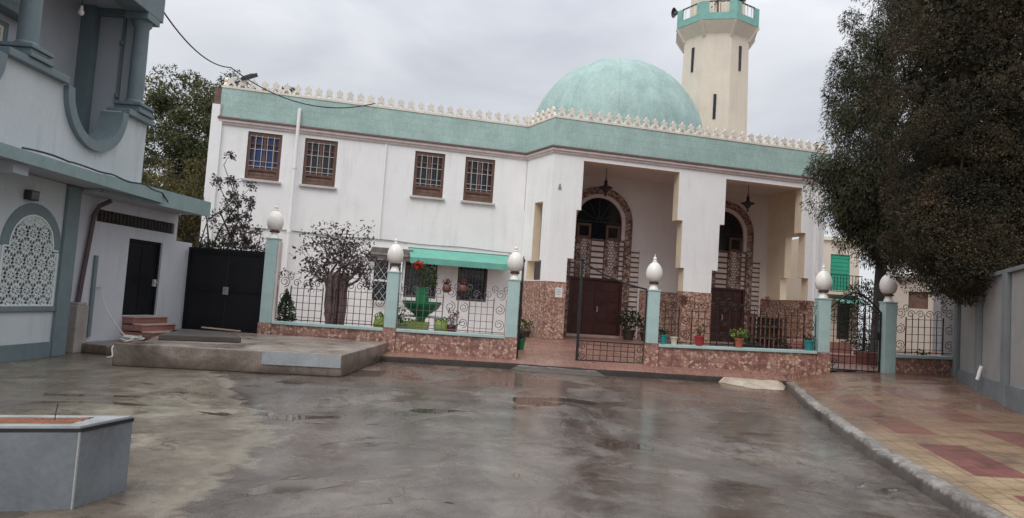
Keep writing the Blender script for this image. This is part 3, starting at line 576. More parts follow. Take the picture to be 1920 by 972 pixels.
for i in range(n):
    xa = x0 + (x1 - x0) * i / n; xb = x0 + (x1 - x0) * (i + 1) / n; xm = (xa + xb) / 2
    a.prism([(xa, 2.99), (xb, 2.99), (xb, 2.80), (xm + .03, 2.775), (xm - .03, 2.775), (xa, 2.80)], 1.0, 1.015)
a.build('valance', MT['awn'], aw)
a = MB(); a.box(x0 - .03, x1 + .03, DW - .06, DW - .003, 3.365, 3.44); a.build('batten', MT['wpaint'], aw)
for x in (x0 + .15, x1 - .15): a = MB(); a.bar((x, 1.03, 2.975), (x, DW, 2.70), .02); a.build('arm', MT['wpaint'], aw)
for u, y, z0, z1, r_ in ((-8.71, DW - .19, .4, 7.75, .06), (-5.69, DW - .05, 3.55, 6.95, .028), (10.68, -.19, .5, 7.75, .06)):
    p = MB(); p.tube([(u, y, z0), (u, y, (z0 + z1) / 2), (u, y, z1)], r_, 10)
    if r_ > .05:
        for z in (z1 - 2, z1 - 4.2): p.tube([(u, y, z - .05), (u, y, z + .05)], r_ + .015, 10)
        p.tube([(u, y, z1 - .05), (u, y + .09, z1 + .02)], r_, 8)
    p.build('downpipe', MT['white'], MQ, smooth=True)
# stone dado
for q in ((-.02, .735, -.03, .40, .4, 2.47), (5.205, 6.365, -.03, .40, .4, 2.47), (10.455, 11.125, -.03, .40, .4, 2.47), (.40, 1.11, DB - .03, DB - .001, .5, 2.5), (4.93, 6.69, DB - .03, DB - .001, .5, 2.5), (10.51, 10.8, DB - .03, DB - .001, .5, 2.5), (.346, .376, .42, DB - .032, .5, 2.5), (10.77, 10.799, .42, DB - .032, .5, 2.49)): w = MB(); w.box(*q); w.build('stone_dado', MT['stone'], MQ)
d = MB(); d.box(.03, 1.80, -.025, 0, .2, 2.47); d.map(ret); d.build('stone_dado', MT['stone'], MQ)
# tiled portals with doors
def portal(uc):
    P_ = root('portal', (uc, DB, 0)); P_.parent = MQ
    for s_ in (-1, 1): b = MB(); b.box(min(s_ * 1.40, s_ * 1.82), max(s_ * 1.40, s_ * 1.82), -.10, 0, .5, 4.1); b.build('tiled_surround', MT['ladder'], P_)
    for s_ in (-1, 1):
        e = MB(); e.prism([(s_ * x, z) for x, z in ((1.823, .5), (1.90, .5), (1.90, 4.16), (1.42, 4.16), (1.42, 4.103), (1.823, 4.103))], -.11, -.001); e.build('border', MT['porch'], P_)
    ar = MB(); zs_, Ro, Ri = 5.12, 1.42, 1.13; n = 24
    pts = [(Ro * math.cos(PI * i / n), zs_ + Ro * math.sin(PI * i / n)) for i in range(n + 1)]; pin = [(Ri * math.cos(PI * i / n), zs_ + Ri * math.sin(PI * i / n)) for i in range(n + 1)]
    def ring(mb, po, pi_, y0, y1):
        k = len(po); vs = [(x, y, z) for y in (y0, y1) for x, z in po] + [(x, y, z) for y in (y0, y1) for x, z in pi_]
        fs = []
        for i in range(k - 1): fs += [(i, i + 1, 2 * k + i + 1, 2 * k + i), (k + i, 3 * k + i, 3 * k + i + 1, k + i + 1), (i, k + i, k + i + 1, i + 1), (2 * k + i, 2 * k + i + 1, 3 * k + i + 1, 3 * k + i)]
        fs += [(0, 2 * k, 3 * k, k), (k - 1, 2 * k - 1, 4 * k - 1, 3 * k - 1)]; mb.add(vs, fs)
    ring(ar, [(Ro, .5)] + pts + [(-Ro, .5)], [(Ri, .5)] + pin + [(-Ri, .5)], -.17, 0)
    ar.build('arch_band', MT['arch'], P_)
    ir = MB(); p2 = [(Ri * .999 * math.cos(PI * i / n), zs_ + Ri * .999 * math.sin(PI * i / n)) for i in range(n + 1)]; p3 = [(.98 * math.cos(PI * i / n), zs_ + .98 * math.sin(PI * i / n)) for i in range(n + 1)]
    ring(ir, [(Ri * .999, 4.45)] + p2 + [(-Ri * .999, 4.45)], [(.98, 4.45)] + p3 + [(-.98, 4.45)], -.13, 0); ir.build('arch_lining', MT['cornice'], P_)
    og = MB(); p4 = [(1.62 * math.cos(PI * i / n), zs_ + 1.62 * math.sin(PI * i / n)) for i in range(n + 1)]; ring(og, [(1.62, 4.17)] + p4 + [(-1.62, 4.17)], [(Ro * 1.002, 4.17)] + [(x * 1.002, zs_ + (z - zs_) * 1.002) for x, z in pts] + [(-Ro * 1.002, 4.17)], -.05, 0); og.build('outer_moulding', MT['porch'], P_)
    fn = MB(); fn.prism([(.975 * math.cos(PI * i / n), zs_ + .975 * math.sin(PI * i / n)) for i in range(n + 1)] + [(-.975, 4.42), (.975, 4.42)], -.03, -.005)
    fl = fn.build('fanlight', MT['fan'], P_)
    mu = MB()
    for i in range(1, 6): a_ = PI * i / 6; mu.bar((.1 * math.cos(a_), -.035, zs_ + .1 * math.sin(a_)), (.96 * math.cos(a_), -.035, zs_ + .96 * math.sin(a_)), .022)
    mu.bar((-.97, -.036, zs_), (.97, -.036, zs_), .03); mu.build('muntin', MT['dark'], fl)
    for s_ in (-1, 1):
        f = MB(); f.wall(s_ * .62 - .3, s_ * .62 + .3, 4.42, 5.02, [(s_ * .62 - .2, s_ * .62 + .2, 4.52, 4.92)], -.09, -.031); vw = f.build('vent_window', MT['wood'], P_, weld=True)
        q = MB(); q.box(s_ * .62 - .2, s_ * .62 + .2, -.05, -.032, 4.52, 4.92); q.build('pane', MT['fan'], vw)
    cols = [(-1.125, -.92, 'ladder'), (-.918, -.70, 'arch'), (-.698, -.46, 'leaf_tile'), (-.458, -.30, 'arch'), (-.298, .298, 'ladder_c'), (.30, .458, 'arch'), (.46, .698, 'leaf_tile'), (.70, .918, 'arch'), (.92, 1.125, 'ladder')]
    for a_, b_, k in cols:
        q = MB(); q.box(a_, b_, -.09 if k == 'arch' else -.07, -.004, 2.86, 4.415); q.build('tile_strip', MT[k], P_)
    dm = MB(); dm.wall(-1.12, 1.12, .5, 2.85, [(-1.04, 1.04, .5, 2.77)], -.15, 0); dr = dm.build('door_frame', MT['door'], P_, weld=True)
    for s_ in (-1, 1):
        q = MB(); x0_, x1_ = (-1.04, -.006) if s_ < 0 else (.006, 1.04); q.box(x0_, x1_, -.08, -.03, .52, 2.765)
        for k in range(5):
            z0 = .66 + k * .42
            for xa, xb in ((x0_ + .09, (x0_ + x1_) / 2 - .04), ((x0_ + x1_) / 2 + .04, x1_ - .09)):
                q.box(xa, xb, -.098, -.079, z0, z0 + .33); q.box(xa + .06, xb - .06, -.108, -.097, z0 + .06, z0 + .27)
        q.build('door_leaf', MT['door'], dr)
    q = MB(); q.tube([(.1, -.12, 1.55), (.1, -.16, 1.55), (.1, -.16, 1.68)], .016, 6); q.lathe([(.045, 0), (.045, .02)], 10, (.1, 0, 0)); q.map(lambda x, y, z: (x, y, z)); q2 = MB(); q2.tube([(.1, -.09, 1.5), (.1, -.15, 1.52), (.1, -.15, 1.70), (.1, -.09, 1.72)], .02, 6); q2.build('handle', MT['grille'], dr)
    st = MB(); st.box(-1.25, 1.25, -.45, -.16, .503, .6); st.build('doorstep', MT['steptop'], P_)
    return P_
portal(3.02); portal(8.6)
# dome
d = MB(); prof = [(4.55, 8.1), (4.55, 9.6)] + [(4.47 * math.cos(a), 10.0 + 4.47 * math.sin(a)) for a in np.linspace(-.05, PI / 2 - .01, 26)]
d.lathe(prof, 72, (6.35, 10.2, 0)); dm = d.build('dome', MT['dome'], MQ, smooth=True)
rb = MB()
for k in range(12):
    a = 2 * PI * k / 12 + .16; rb.tube([(6.35 + 4.47 * math.cos(e) * math.cos(a), 10.2 + 4.47 * math.cos(e) * math.sin(a), 10 + 4.47 * math.sin(e)) for e in np.linspace(0, PI / 2 - .08, 18)], .016, 6)
rb.build('rib', MT['dome'], dm, smooth=True)
cp = MB(); cp.lathe([(1.05, 14.30), (1.0, 14.37), (.6, 14.47), (.1, 14.53)], 32, (6.35, 10.2, 0)); cp.build('cap', MT['dome'], dm, smooth=True)
mk = MB(); mk.prism([(.22, 5.72), (.34, 5.72), (.30, 5.9), (.26, 5.9)], -.03, 0); mk.build('wall_hook', MT['mark'], MQ)

# things fixed to or hung in the mosque
for i, u in enumerate((2.62, 8.74)):
    p = wl(u, 1.6); l = root('hanging_lantern', (p.x, p.y, 6.2), 0, ['dark star lantern hanging in the porch bay before the double door behind the open gate', 'dark star lantern hanging in the porch bay on the right, behind the pots'][i], 'lantern', 'lanterns in the porch')
    c = MB(); c.tube([(0, 0, .45), (0, 0, .8)], .012, 5); c.build('chain', MT['dark'], l)
    b = MB(); b.lathe([(.02, -.30), (.05, -.22), (.02, -.18), (.10, -.10), (.17, .02), (.20, .05), (.08, .14), (.05, .24), (.09, .27), (.03, .34), (.02, .46)], 8); b.build('body', MT['dark'], l)
    g_ = MB()
    for k in range(8): a = 2 * PI * k / 8; g_.add([(.15 * math.cos(a - .35), .15 * math.sin(a - .35), .04), (.15 * math.cos(a + .35), .15 * math.sin(a + .35), .04), (.30 * math.cos(a), .30 * math.sin(a), .05), (.15 * math.cos(a), .15 * math.sin(a), .11), (.15 * math.cos(a), .15 * math.sin(a), -.02)], [(0, 2, 3), (2, 1, 3), (0, 4, 2), (4, 1, 2), (0, 3, 4), (1, 4, 3)])
    g_.build('star_points', MT['dark'], l)
p = wl(.47, -.04); n_ = root('paper_notice', (p.x, p.y, 2.1), PHI, 'white paper notice on the stone tiles of the porch pier', 'notice')
q = MB(); q.box(-.13, .13, -.006, .006, -.17, .17); q.build('sheet', MT['paper'], n_)
q = MB(); [q.box(-.09, .09 - .03 * (k % 2), -.009, -.006, .09 - .055 * k, .105 - .055 * k) for k in range(4)]; q.build('text_lines', MT['ink'], n_)
cb = MB(); pts = []
for i in range(31): u = -11.0 + 10.2 * i / 30; pts.append(wl(u, DW - .03, 3.6 - .02 * math.sin(i * .7) - .004 * i + .05 * (i == 0)))
cb.tube(pts, .016, 5); tag(cb.build('electric_cable', MT['graycable']), 'grey cable running level along the white mosque wall above the awning', 'cable')
# street lamp on the corner of the mosque
p = wl(-11.33, DW + .05); sl = root('street_lamp', (p.x, p.y, 7.62), PHI, 'dark street lamp angled from a rusty post on the corner of the mosque roof', 'street lamp')
q = MB(); q.box(-.14, .12, -.1, .14, 0, .55); q.build('post', MT['wood2'], sl, bevel=.01)
q = MB(); q.tube([(0, 0, .5), (.06, -.02, .62), (.35, -.05, .76), (.72, -.08, .96)], .035, 8); q.build('arm', MT['dark'], sl)
q = MB(); q.box(-.28, .28, -.11, .11, -.035, .045); q.prism([(-.28, .045), (.22, .045), (.10, .085), (-.2, .085)], -.09, .09); c_, s_ = math.cos(.46), math.sin(.46); q.map(lambda x, y, z: (.90 + x * c_ - z * s_, y - .09, 1.06 + x * s_ + z * c_)); hd = q.build('lamp_head', MT['dark'], sl, bevel=.01)

# ------------------------------------------------------------------ minaret
p = wl(12.42, 11.2); MN = root('minaret', (p.x, p.y, 0), -math.atan2(p.x, p.y) + R(3), 'tall cream octagonal minaret with a teal balcony behind the dome', 'minaret'); K8 = 1 / math.cos(PI / 8); A8 = R(-112.5)
q = MB(); q.lathe([(1.86 * K8, 5), (1.80 * K8, 11.5), (1.70 * K8, 16.6), (1.72 * K8, 16.72), (2.12 * K8, 17.3), (2.14 * K8, 17.5), (1.2, 17.5)], 8, a0=A8); q.build('shaft', MT['minaret'], MN)
q = MB(); q.lathe([(1.46 * K8, 17.503), (1.42 * K8, 22), (1.6 * K8, 22.2), (1.6 * K8, 22.5), (.2, 24)], 8, a0=A8); q.build('upper_shaft', MT['minaret'], MN)
q = MB(); br = MB(); bl = MB(); bls = []; rls = []; ap = 2.16; hw = ap * math.tan(PI / 8)
for k in range(8):
    a = -PI / 2 + k * PI / 4; nx_, ny_ = math.cos(a), math.sin(a); tx, ty = -ny_, nx_
    f = MB(); f.wall(-hw + .002, hw - .002, 17.35, 18.35, [(-.52, .52, 17.72, 18.36)], -.10, 0); f.map(lambda x, y, z: (nx_ * (ap - y - .1) + tx * x, ny_ * (ap - y - .1) + ty * x, z)); q.add(f.v, f.f)
    for x in (-.32, 0, .32): b0 = Vector((nx_ * (ap - .05) + tx * x, ny_ * (ap - .05) + ty * x, 17.72)); bls.append((b0, b0 + Vector((0, 0, .6))))
    b0 = Vector((nx_ * (ap - .05) - tx * .52, ny_ * (ap - .05) - ty * .52, 18.34)); b1 = Vector((nx_ * (ap - .05) + tx * .52, ny_ * (ap - .05) + ty * .52, 18.34)); rls.append((b0, b1))
    c = a + PI / 8; r0 = 1.70 * K8; br = MB(); br.bar((r0 * math.cos(c), r0 * math.sin(c), 16.62), (2.14 * K8 * math.cos(c), 2.14 * K8 * math.sin(c), 17.33), .13); br.build('bracket', MT['minaret'], MN)
bp = q.build('balcony', MT['minteal'], MN, weld=True); 
for nm, mt_, ls in (('baluster', 'parapet', bls), ('rail', 'dark', rls)):
    for a, b in ls: f = MB(); f.bar(a, b, .06); f.build(nm, MT[mt_], bp)
for k, z0, z1, apz in ((-1, 14.8, 16.15, 1.745), (1, 14.85, 16.2, 1.745), (0, 12.05, 13.4, 1.79)):
    a = -PI / 2 + k * PI / 4; f = MB(); f.box(-.075, .075, -.05, .05, z0, z1); f.map(lambda x, y, z: (math.cos(a) * (apz - .02) - math.sin(a) * x + math.cos(a) * -y, math.sin(a) * (apz - .02) + math.cos(a) * x - math.sin(a) * y, z)); f.build('slit_window', MT['pane'], MN)
f = MB(); f.box(-.10, .10, -1.475, -1.3, 18.0, 20.2); f.build('slit_window', MT['wood2'], MN)
f = MB(); f.tube([(-.1, -1.5, 19.3), (-.11, -1.52, 18.6), (-.3, -1.6, 18.3), (-.4, -1.9, 18.1)], .03, 5); f.build('cable', MT['dark'], MN)
def speaker(loc, rz, tilt, label):
    s = root('loudspeaker', loc, rz, label, 'loudspeaker', 'loudspeakers on the minaret')
    h = MB(); h.lathe([(.07, .28), (.10, .1), (.16, -.02), (.27, -.14), (.29, -.15), (.27, -.13), (.12, .03), (.03, .05)], 18); ct, st = math.cos(tilt), math.sin(tilt)
    h.map(lambda x, y, z: (x, z * ct - y * st, y * ct + z * st)); h.build('horn', MT['dark'], s, smooth=True)
    b = MB(); b.tube([(0, .2, -.35), (0, .2, 0)], .03, 6); b.build('stand', MT['dark'], s); d_ = MB(); d_.lathe([(.02, -.12), (.1, -.02), (.09, .02)], 12); d_.map(lambda x, y, z: (x, z * ct - y * st, y * ct + z * st)); d_.build('driver', MT['graycable'], s)
def mnp(x, y, z): v = Matrix.Rotation(MN.rotation_euler.z, 4, 'Z') @ Vector((x, y, z)); return (v.x + MN.location.x, v.y + MN.location.y, z)
speaker(mnp(-2.25, .1, 18.72), R(-75), .15, 'dark horn loudspeaker pointing sideways on the far left of the minaret balcony')
speaker(mnp(1.08, -1.72, 18.62), R(5), .0, 'round dark loudspeaker facing forward on the minaret shaft above the balcony')
#@@BODY2
# ------------------------------------------------------------------ house on the left
LH = root('balcony_house', (-8.8, 0, 0), R(90), 'pale blue house with blue-grey trim, scooped balcony front and lattice window', 'house')
w = MB(); w.wall(4, 13.9, 0, 3.36, [(11.95, 13.45, .97, 2.05), (12.1, 13.3, .97, 2.45)], 0, .3); w.box(4, 13.9, .302, 6, 0, .4); w.box(13.6, 13.9, .302, 6, .4, 3.36); w.build('wall', MT['bluew'], LH, weld=True)
w = MB(); w.box(4, 13.49, -.035, -.001, 0, .29); w.build('plinth', MT['blueg'], LH)
w = MB(); w.box(4, 13.49, -.05, -.001, .88, .965); w.build('sill_band', MT['blueg'], LH, bevel=.008)
w = MB(); w.box(13.5, 13.9, -.07, -.001, 0, 3.35); w.build('pilaster', MT['blueg'], LH, bevel=.01)
def arch_poly(cx_, hw, zb, zs_, zt, n=18): return [(cx_ - hw, zb), (cx_ + hw, zb), (cx_ + hw, zs_)] + [(cx_ + hw * math.cos(PI * i / n), zs_ + (zt - zs_) * math.sin(PI * i / n)) for i in range(1, n)] + [(cx_ - hw, zs_)]
w = MB(); a1 = arch_poly(12.7, .80, 2.0, 2.05, 2.86); a2 = arch_poly(12.7, .60, 2.0, 2.05, 2.66)
k = len(a1); w.add([(x, y, z) for y in (-.02, -.001) for x, z in a1] + [(x, y, z) for y in (-.02, -.001) for x, z in a2], [q for i in range(1, k - 1) for q in ((i, i + 1, 2 * k + i + 1, 2 * k + i), (i, k + i, k + i + 1, i + 1), (2 * k + i, 2 * k + i + 1, 3 * k + i + 1, 3 * k + i))])
w.build('arch_band', MT['blueg'], LH)
w = MB(); w.box(11.8, 13.6, .20, .24, .9, 2.8); w.build('recess_panel', MT['recess'], LH)  # dark panel, its colour stands in for the dim interior behind the lattice
w = MB(); w.prism(arch_poly(12.7, .60, 2.0, 2.05, 2.66), .004, .012); 
# pierced lattice of star rosettes
lt = MB(); OUT = [(11.97, 13.43, .98, 2.04)]
def inside(x, z): return (11.97 <= x <= 13.43 and .98 <= z <= 2.04) or (z > 2.0 and abs(x - 12.7) <= .60 and ((x - 12.7) / .60) ** 2 + ((z - 2.05) / .60) ** 2 <= 1)
def lbar(a, b):
    n = 4
    for i in range(n):
        p = [a[0] + (b[0] - a[0]) * i / n, a[1] + (b[1] - a[1]) * i / n]; q = [a[0] + (b[0] - a[0]) * (i + 1) / n, a[1] + (b[1] - a[1]) * (i + 1) / n]
        if inside((p[0] + q[0]) / 2, (p[1] + q[1]) / 2): lt.bar((p[0], .0, p[1]), (q[0], .0, q[1]), .018, .019)
s_ = .30
for j in range(-1, 8):
    for i in range(-1, 7):
        cx_ = 11.95 + i * s_ + (s_ / 2 if j % 2 else 0); cz = 1.0 + j * s_ * .866
        P12 = [(cx_ + .165 * math.cos(PI * k / 6), cz + .165 * math.sin(PI * k / 6)) for k in range(12)]; Pi = [(cx_ + .075 * math.cos(PI * (k + .5) / 6), cz + .075 * math.sin(PI * (k + .5) / 6)) for k in range(12)]
        for k in range(12): lbar(Pi[k], P12[k]); lbar(Pi[k], P12[(k + 1) % 12])
        for k in range(0, 12, 2): lbar((cx_, cz), Pi[k])
lt.bar((11.97, -.004, .99), (13.43, -.004, .99), .05, .03); lt.bar((11.975, -.004, .98), (11.975, -.004, 2.04), .04, .03); lt.bar((13.425, -.004, .98), (13.425, -.004, 2.04), .04, .03)
lt.bar((11.97, -.004, 2.035), (12.12, -.004, 2.035), .04, .03); lt.bar((13.28, -.004, 2.035), (13.43, -.004, 2.035), .04, .03)
pa = [(12.7 + .59 * math.cos(PI * i / 20), -.004, 2.05 + .59 * math.sin(PI * i / 20)) for i in range(21)]
for a, b in zip(pa[:-1], pa[1:]): lt.bar(a, b, .04, .03)
lt.build('lattice_window', MT['lattice'], LH)
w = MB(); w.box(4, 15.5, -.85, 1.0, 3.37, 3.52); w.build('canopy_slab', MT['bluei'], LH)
w = MB(); w.box(4, 15.56, -.90, -.851, 3.34, 3.545); w.box(15.501, 15.56, -.849, .5, 3.34, 3.545); w.build('slab_edge', MT['roofteal'], LH)
w = MB(); w.box(11.0, 11.35, -.75, -.001, 3.17, 3.365); w.build('bracket', MT['bluei'], LH)
# balcony front with semicircular scoops
def scoop(z_lo, z_hi, x_lo, x_hi, centres, r, y0, y1):
    poly = [(x_hi, z_lo), (x_hi, z_hi)]
    for c in sorted(centres, reverse=True): poly += [(c + r * math.cos(-PI * i / 20), z_hi + r * math.sin(-PI * i / 20)) for i in range(21)]
    poly += [(x_lo, z_hi), (x_lo, z_lo)]; m_ = MB(); n = len(poly)
    return m_, poly
UC = [6.4, 9.95, 13.5]
m_ = MB()
for a, b in ((4, 6.4), (6.4, 9.95), (9.95, 13.5), (13.5, 15.42)):
    left = a in UC; right = b in UC; poly = [(a, 3.523), (b, 3.523)]
    if right: poly += [(b, 5.08 - .84)] + [(b - .84 * math.sin(t), 5.08 - .84 * math.cos(t)) for t in np.linspace(.08, PI / 2, 14)]
    else: poly += [(b, 5.08)]
    if left: poly += [(a + .84 * math.cos(t), 5.08 - .84 * math.sin(t)) for t in np.linspace(0, PI / 2 - .08, 14)] + [(a, 5.08 - .84)]
    else: poly += [(a, 5.08)]
    m_.prism(poly, -.40, -.05)
m_.build('balcony_front', MT['bluew'], LH, weld=True)
for c in UC:
    rg = MB(); n = 28; po = [(c + 1.0 * math.cos(PI + PI * i / n), 5.06 + 1.0 * math.sin(PI + PI * i / n)) for i in range(n + 1)]; pi_ = [(c + .81 * math.cos(PI + PI * i / n), 5.06 + .81 * math.sin(PI + PI * i / n)) for i in range(n + 1)]
    k = n + 1; vs = [(x, y, z) for y in (-.50, .0) for x, z in po] + [(x, y, z) for y in (-.50, .0) for x, z in pi_]; fs = []
    for i in range(k - 1): fs += [(i, i + 1, 2 * k + i + 1, 2 * k + i), (k + i, 3 * k + i, 3 * k + i + 1, k + i + 1), (i, k + i, k + i + 1, i + 1), (2 * k + i, 2 * k + i + 1, 3 * k + i + 1, 3 * k + i)]
    fs += [(0, 2 * k, 3 * k, k), (k - 1, 2 * k - 1, 4 * k - 1, 3 * k - 1)]; rg.add(vs, fs); rg.build('scoop_rim', MT['blueg'], LH)
for a, b in ((4, 5.4), (7.4, 8.95), (10.95, 12.5), (14.5, 15.5)):
    m_ = MB(); m_.box(a, b, -.52, .0, 5.065, 5.20); m_.build('coping', MT['blueg'], LH, bevel=.02)
for x in (8.1, 11.68, 15.1):
    m_ = MB(); m_.box(x - .30, x + .30, -.56, .06, 5.203, 5.27); m_.box(x - .25, x + .25, -.51, .01, 5.27, 5.36); m_.box(x - .29, x + .29, -.55, .05, 5.36, 5.43); cb_ = m_.build('column', MT['blueg'], LH, bevel=.012)
    m_ = MB(); m_.lathe([(.20, 5.432), (.20, 5.48), (.165, 5.52), (.16, 6.4), (.15, 7.15), (.20, 7.22), (.20, 7.3)], 20, (x, -.25, 0)); m_.box(x - .25, x + .25, -.5, .0, 7.3, 7.44); m_.build('column_shaft', MT['blueg'], cb_, smooth=True)
m_ = MB(); m_.box(4, 15.5, -.5, .0, 7.445, 8.3); m_.box(15.18, 15.5, .002, 3, 7.445, 8.3); m_.build('top_beam', MT['blueg'], LH, bevel=.02)
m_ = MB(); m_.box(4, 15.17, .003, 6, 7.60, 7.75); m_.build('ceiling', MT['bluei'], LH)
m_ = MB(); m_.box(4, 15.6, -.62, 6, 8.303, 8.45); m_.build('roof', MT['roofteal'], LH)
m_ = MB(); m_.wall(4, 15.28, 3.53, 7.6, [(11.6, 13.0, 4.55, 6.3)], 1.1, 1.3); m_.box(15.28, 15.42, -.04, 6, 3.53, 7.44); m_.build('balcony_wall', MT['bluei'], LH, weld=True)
m_ = MB(); m_.box(15.05, 15.277, .80, 1.097, 3.53, 7.598); m_.build('corner_pilaster', MT['blueg'], LH)
m_ = MB(); m_.box(15.23, 15.278, .20, .26, 3.6, 7.55); [m_.tube([(15.22, .23, z), (15.22, .23, z + .08)], .05, 8) for z in (4.4, 5.6, 6.8)]; m_.build('wall_pipe', MT['blueg'], LH)
wf = MB(); wf.wall(11.6, 13.0, 4.55, 6.3, [(11.68, 12.27, 4.63, 6.22), (12.33, 12.92, 4.63, 6.22)], 1.12, 1.22); wn = wf.build('window', MT['blueg'], LH, weld=True)
s = MB()
for x0_, x1_ in ((11.685, 12.265), (12.335, 12.915)):
    s.wall(x0_, x1_, 4.635, 6.215, [(x0_ + .06, x1_ - .06, 4.7, 6.15)], 1.13, 1.18)
    for q in range(18): s.box(x0_ + .061, x1_ - .061, 1.14, 1.165, 4.71 + q * .08, 4.77 + q * .08)
s.build('shutter', MT['cream_shut'], wn)
s = MB(); s.prism([(11.35, 6.42), (13.25, 6.42), (13.25, 6.62), (11.35, 6.62)], .78, 1.097); s.build('window_hood', MT['blueg'], LH, bevel=.02)
cbm = MB(); cbm.tube([(11.0 + 4.45 * i / 24, -.86 + .05 * math.sin(i * .9), 3.575 + .04 * abs(math.sin(i * .55))) for i in range(24)] + [(15.4, -.9, 3.56), (15.6, -.95, 3.38)], .018, 5); cbm.map(lambda x, y, z: (-8.8 - y, x, z)); tag(cbm.build('slab_cable', MT['cable']), 'black cable lying along the green edge of the blue house canopy', 'cable')
lb = root('wall_lamp', (-8.8, 12.45, 2.98), R(90), 'small dark box lamp on the blue house wall above the lattice window', 'wall lamp')
m_ = MB(); m_.box(-.12, .12, -.14, -.02, -.09, .09); m_.build('housing', MT['dark'], lb, bevel=.01); m_ = MB(); m_.box(-.05, .05, -.02, 0, -.05, .05); m_.build('bracket', MT['dark'], lb); m_ = MB(); m_.box(-.10, .10, -.146, -.141, -.07, .07); m_.build('lens', MT['fan'], lb)
hb = root('hanging_bulb', (-9.05, 13.75, 6.95), 0, 'bare white bulb hanging under the balcony ceiling of the blue house', 'bulb')
m_ = MB(); m_.tube([(0, 0, .1), (0, 0, .64)], .012, 5); m_.build('cord', MT['cable'], hb); m_ = MB(); m_.lathe([(.02, -.10), (.05, -.07), (.055, -.03), (.03, .03), (.025, .10)], 12); m_.build('globe', MT['lamp'], hb, smooth=True)
# ------------------------------------------------------------------ annex with the dark door
AX = root('annex', (-9.1, 14.2, 0), math.atan2(1, .16), 'small pale blue annex with flat canopy roof and a dark metal door', 'annex')
w = MB(); w.wall(-.3, 3.45, 0, 3.3, [(1.77, 2.95, .75, 2.53), (.7, 3.33, 2.79, 3.06)], 0, .25); w.box(3.452, 4.15, .02, .3, 0, 2.64); w.box(3.2, 3.45, .252, 4, 0, 3.3); w.build('wall', MT['annexw'], AX, weld=True)
w = MB(); w.box(.68, 3.35, .06, .2, 2.77, 3.08)
for i in range(22): w.box(.71 + .119 * i, .71 + .119 * i + .085, .02, .061, 2.80 + .01 * (i % 3), 3.05 - .012 * (i % 4))
w.build('vent_strip', MT['vent'], AX)
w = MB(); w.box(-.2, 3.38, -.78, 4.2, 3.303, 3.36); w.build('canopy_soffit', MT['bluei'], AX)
w = MB(); w.box(-.2, 3.46, -.86, 4.3, 3.363, 3.66); w.box(-.2, 3.46, -.86, -.782, 3.29, 3.362); w.build('roof', MT['roofteal'], AX)
df = MB(); df.wall(1.77, 2.95, .75, 2.53, [(1.83, 2.89, .75, 2.47)], .05, .16); dr = df.build('door_frame', MT['black'], AX, weld=True)
w = MB(); w.box(1.83, 2.89, .09, .13, .76, 2.47)
for z in (.80, 1.62, 2.38): w.box(1.86, 2.86, .075, .089, z, z + .05)
for x in (1.845, 2.34, 2.825): w.box(x, x + .045, .078, .089, .78, 2.45)
w.build('door_leaf', MT['black'], dr)
w = MB(); w.box(2.80, 2.87, .02, .075, 1.45, 1.62); w.tube([(2.84, .02, 1.55), (2.84, -.03, 1.55), (2.74, -.03, 1.55)], .012, 6); w.build('handle', MT['grille'], dr)
for i, z in enumerate((.26, .42, .58, .74)):
    w = MB(); w.box(1.80, 3.0, -1.0 + .24 * i, .04, 0 if i == 0 else z - .16, z - .03); w.build('step', MT['redstep'], AX)
    w = MB(); w.box(1.78, 3.02, -1.03 + .24 * i, -1.0 + .24 * i + (.235 if i < 3 else .32), z - .029, z); w.build('step_tread', MT['steptop'], AX, bevel=.006)
w = MB(); w.tube([(.72, -.30, 3.25), (.60, -.12, 3.1), (.53, -.08, 2.9), (.40, -.07, 1.6), (.34, -.07, .95)], .05, 8); w.build('drainpipe', MT['pipe_br'], AX, smooth=True)
w = MB(); w.box(.18, .50, -.22, -.001, 0, .98); w.box(.22, .46, -.19, -.002, .98, 1.04); w.build('pipe_casing', MT['conc'], AX, bevel=.015)
w = MB(); w.box(.73, .82, -.05, -.001, .3, 2.05); w.build('wall_pipe', MT['blueg'], AX)
w = MB(); w.tube([(.93, -.001, 1.36), (.93, -.10, 1.36), (.93, -.10, 1.30)], .016, 6); w.bar((.90, -.08, 1.39), (.96, -.08, 1.39), .012); w.build('tap', MT['grille'], AX)
Am = Matrix.Translation(AX.location) @ Matrix.Rotation(AX.rotation_euler.z, 4, 'Z')
def apt(x, y, z): return Am @ Vector((x, y, z))
hz = MB(); pts = [apt(.93, -.10, 1.31), apt(.98, -.13, 1.1), apt(1.1, -.2, .8), apt(1.3, -.32, .5), apt(1.45, -.4, .32)]
for i in range(40): a = i * .55; r_ = .20 + .04 * math.sin(i * 1.3); pts.append(apt(1.45 + r_ * 1.2 * math.cos(a), -.55 + r_ * math.sin(a), .24 + .0022 * i + .012 * math.sin(i * 2.1)))
pts += [apt(1.15, -.8, .30), apt(.75, -.95, .27), apt(.4, -1.05, .25), apt(.15, -1.12, .18), apt(.02, -1.25, .03), apt(-.25, -1.3, .025)]
sm = []
for i in range(len(pts) - 1):
    p0, p1, p2, p3 = pts[max(0, i - 1)], pts[i], pts[i + 1], pts[min(len(pts) - 1, i + 2)]
    for t in (0, .34, .67): sm.append(.5 * ((2 * p1) + (p2 - p0) * t + (2 * p0 - 5 * p1 + 4 * p2 - p3) * t * t + (3 * p1 - p0 - 3 * p2 + p3) * t ** 3))
hz.tube(sm, .016, 6); tag(hz.build('garden_hose', MT['hose'], smooth=True), 'white garden hose coiled below a tap by the dark annex door', 'hose')
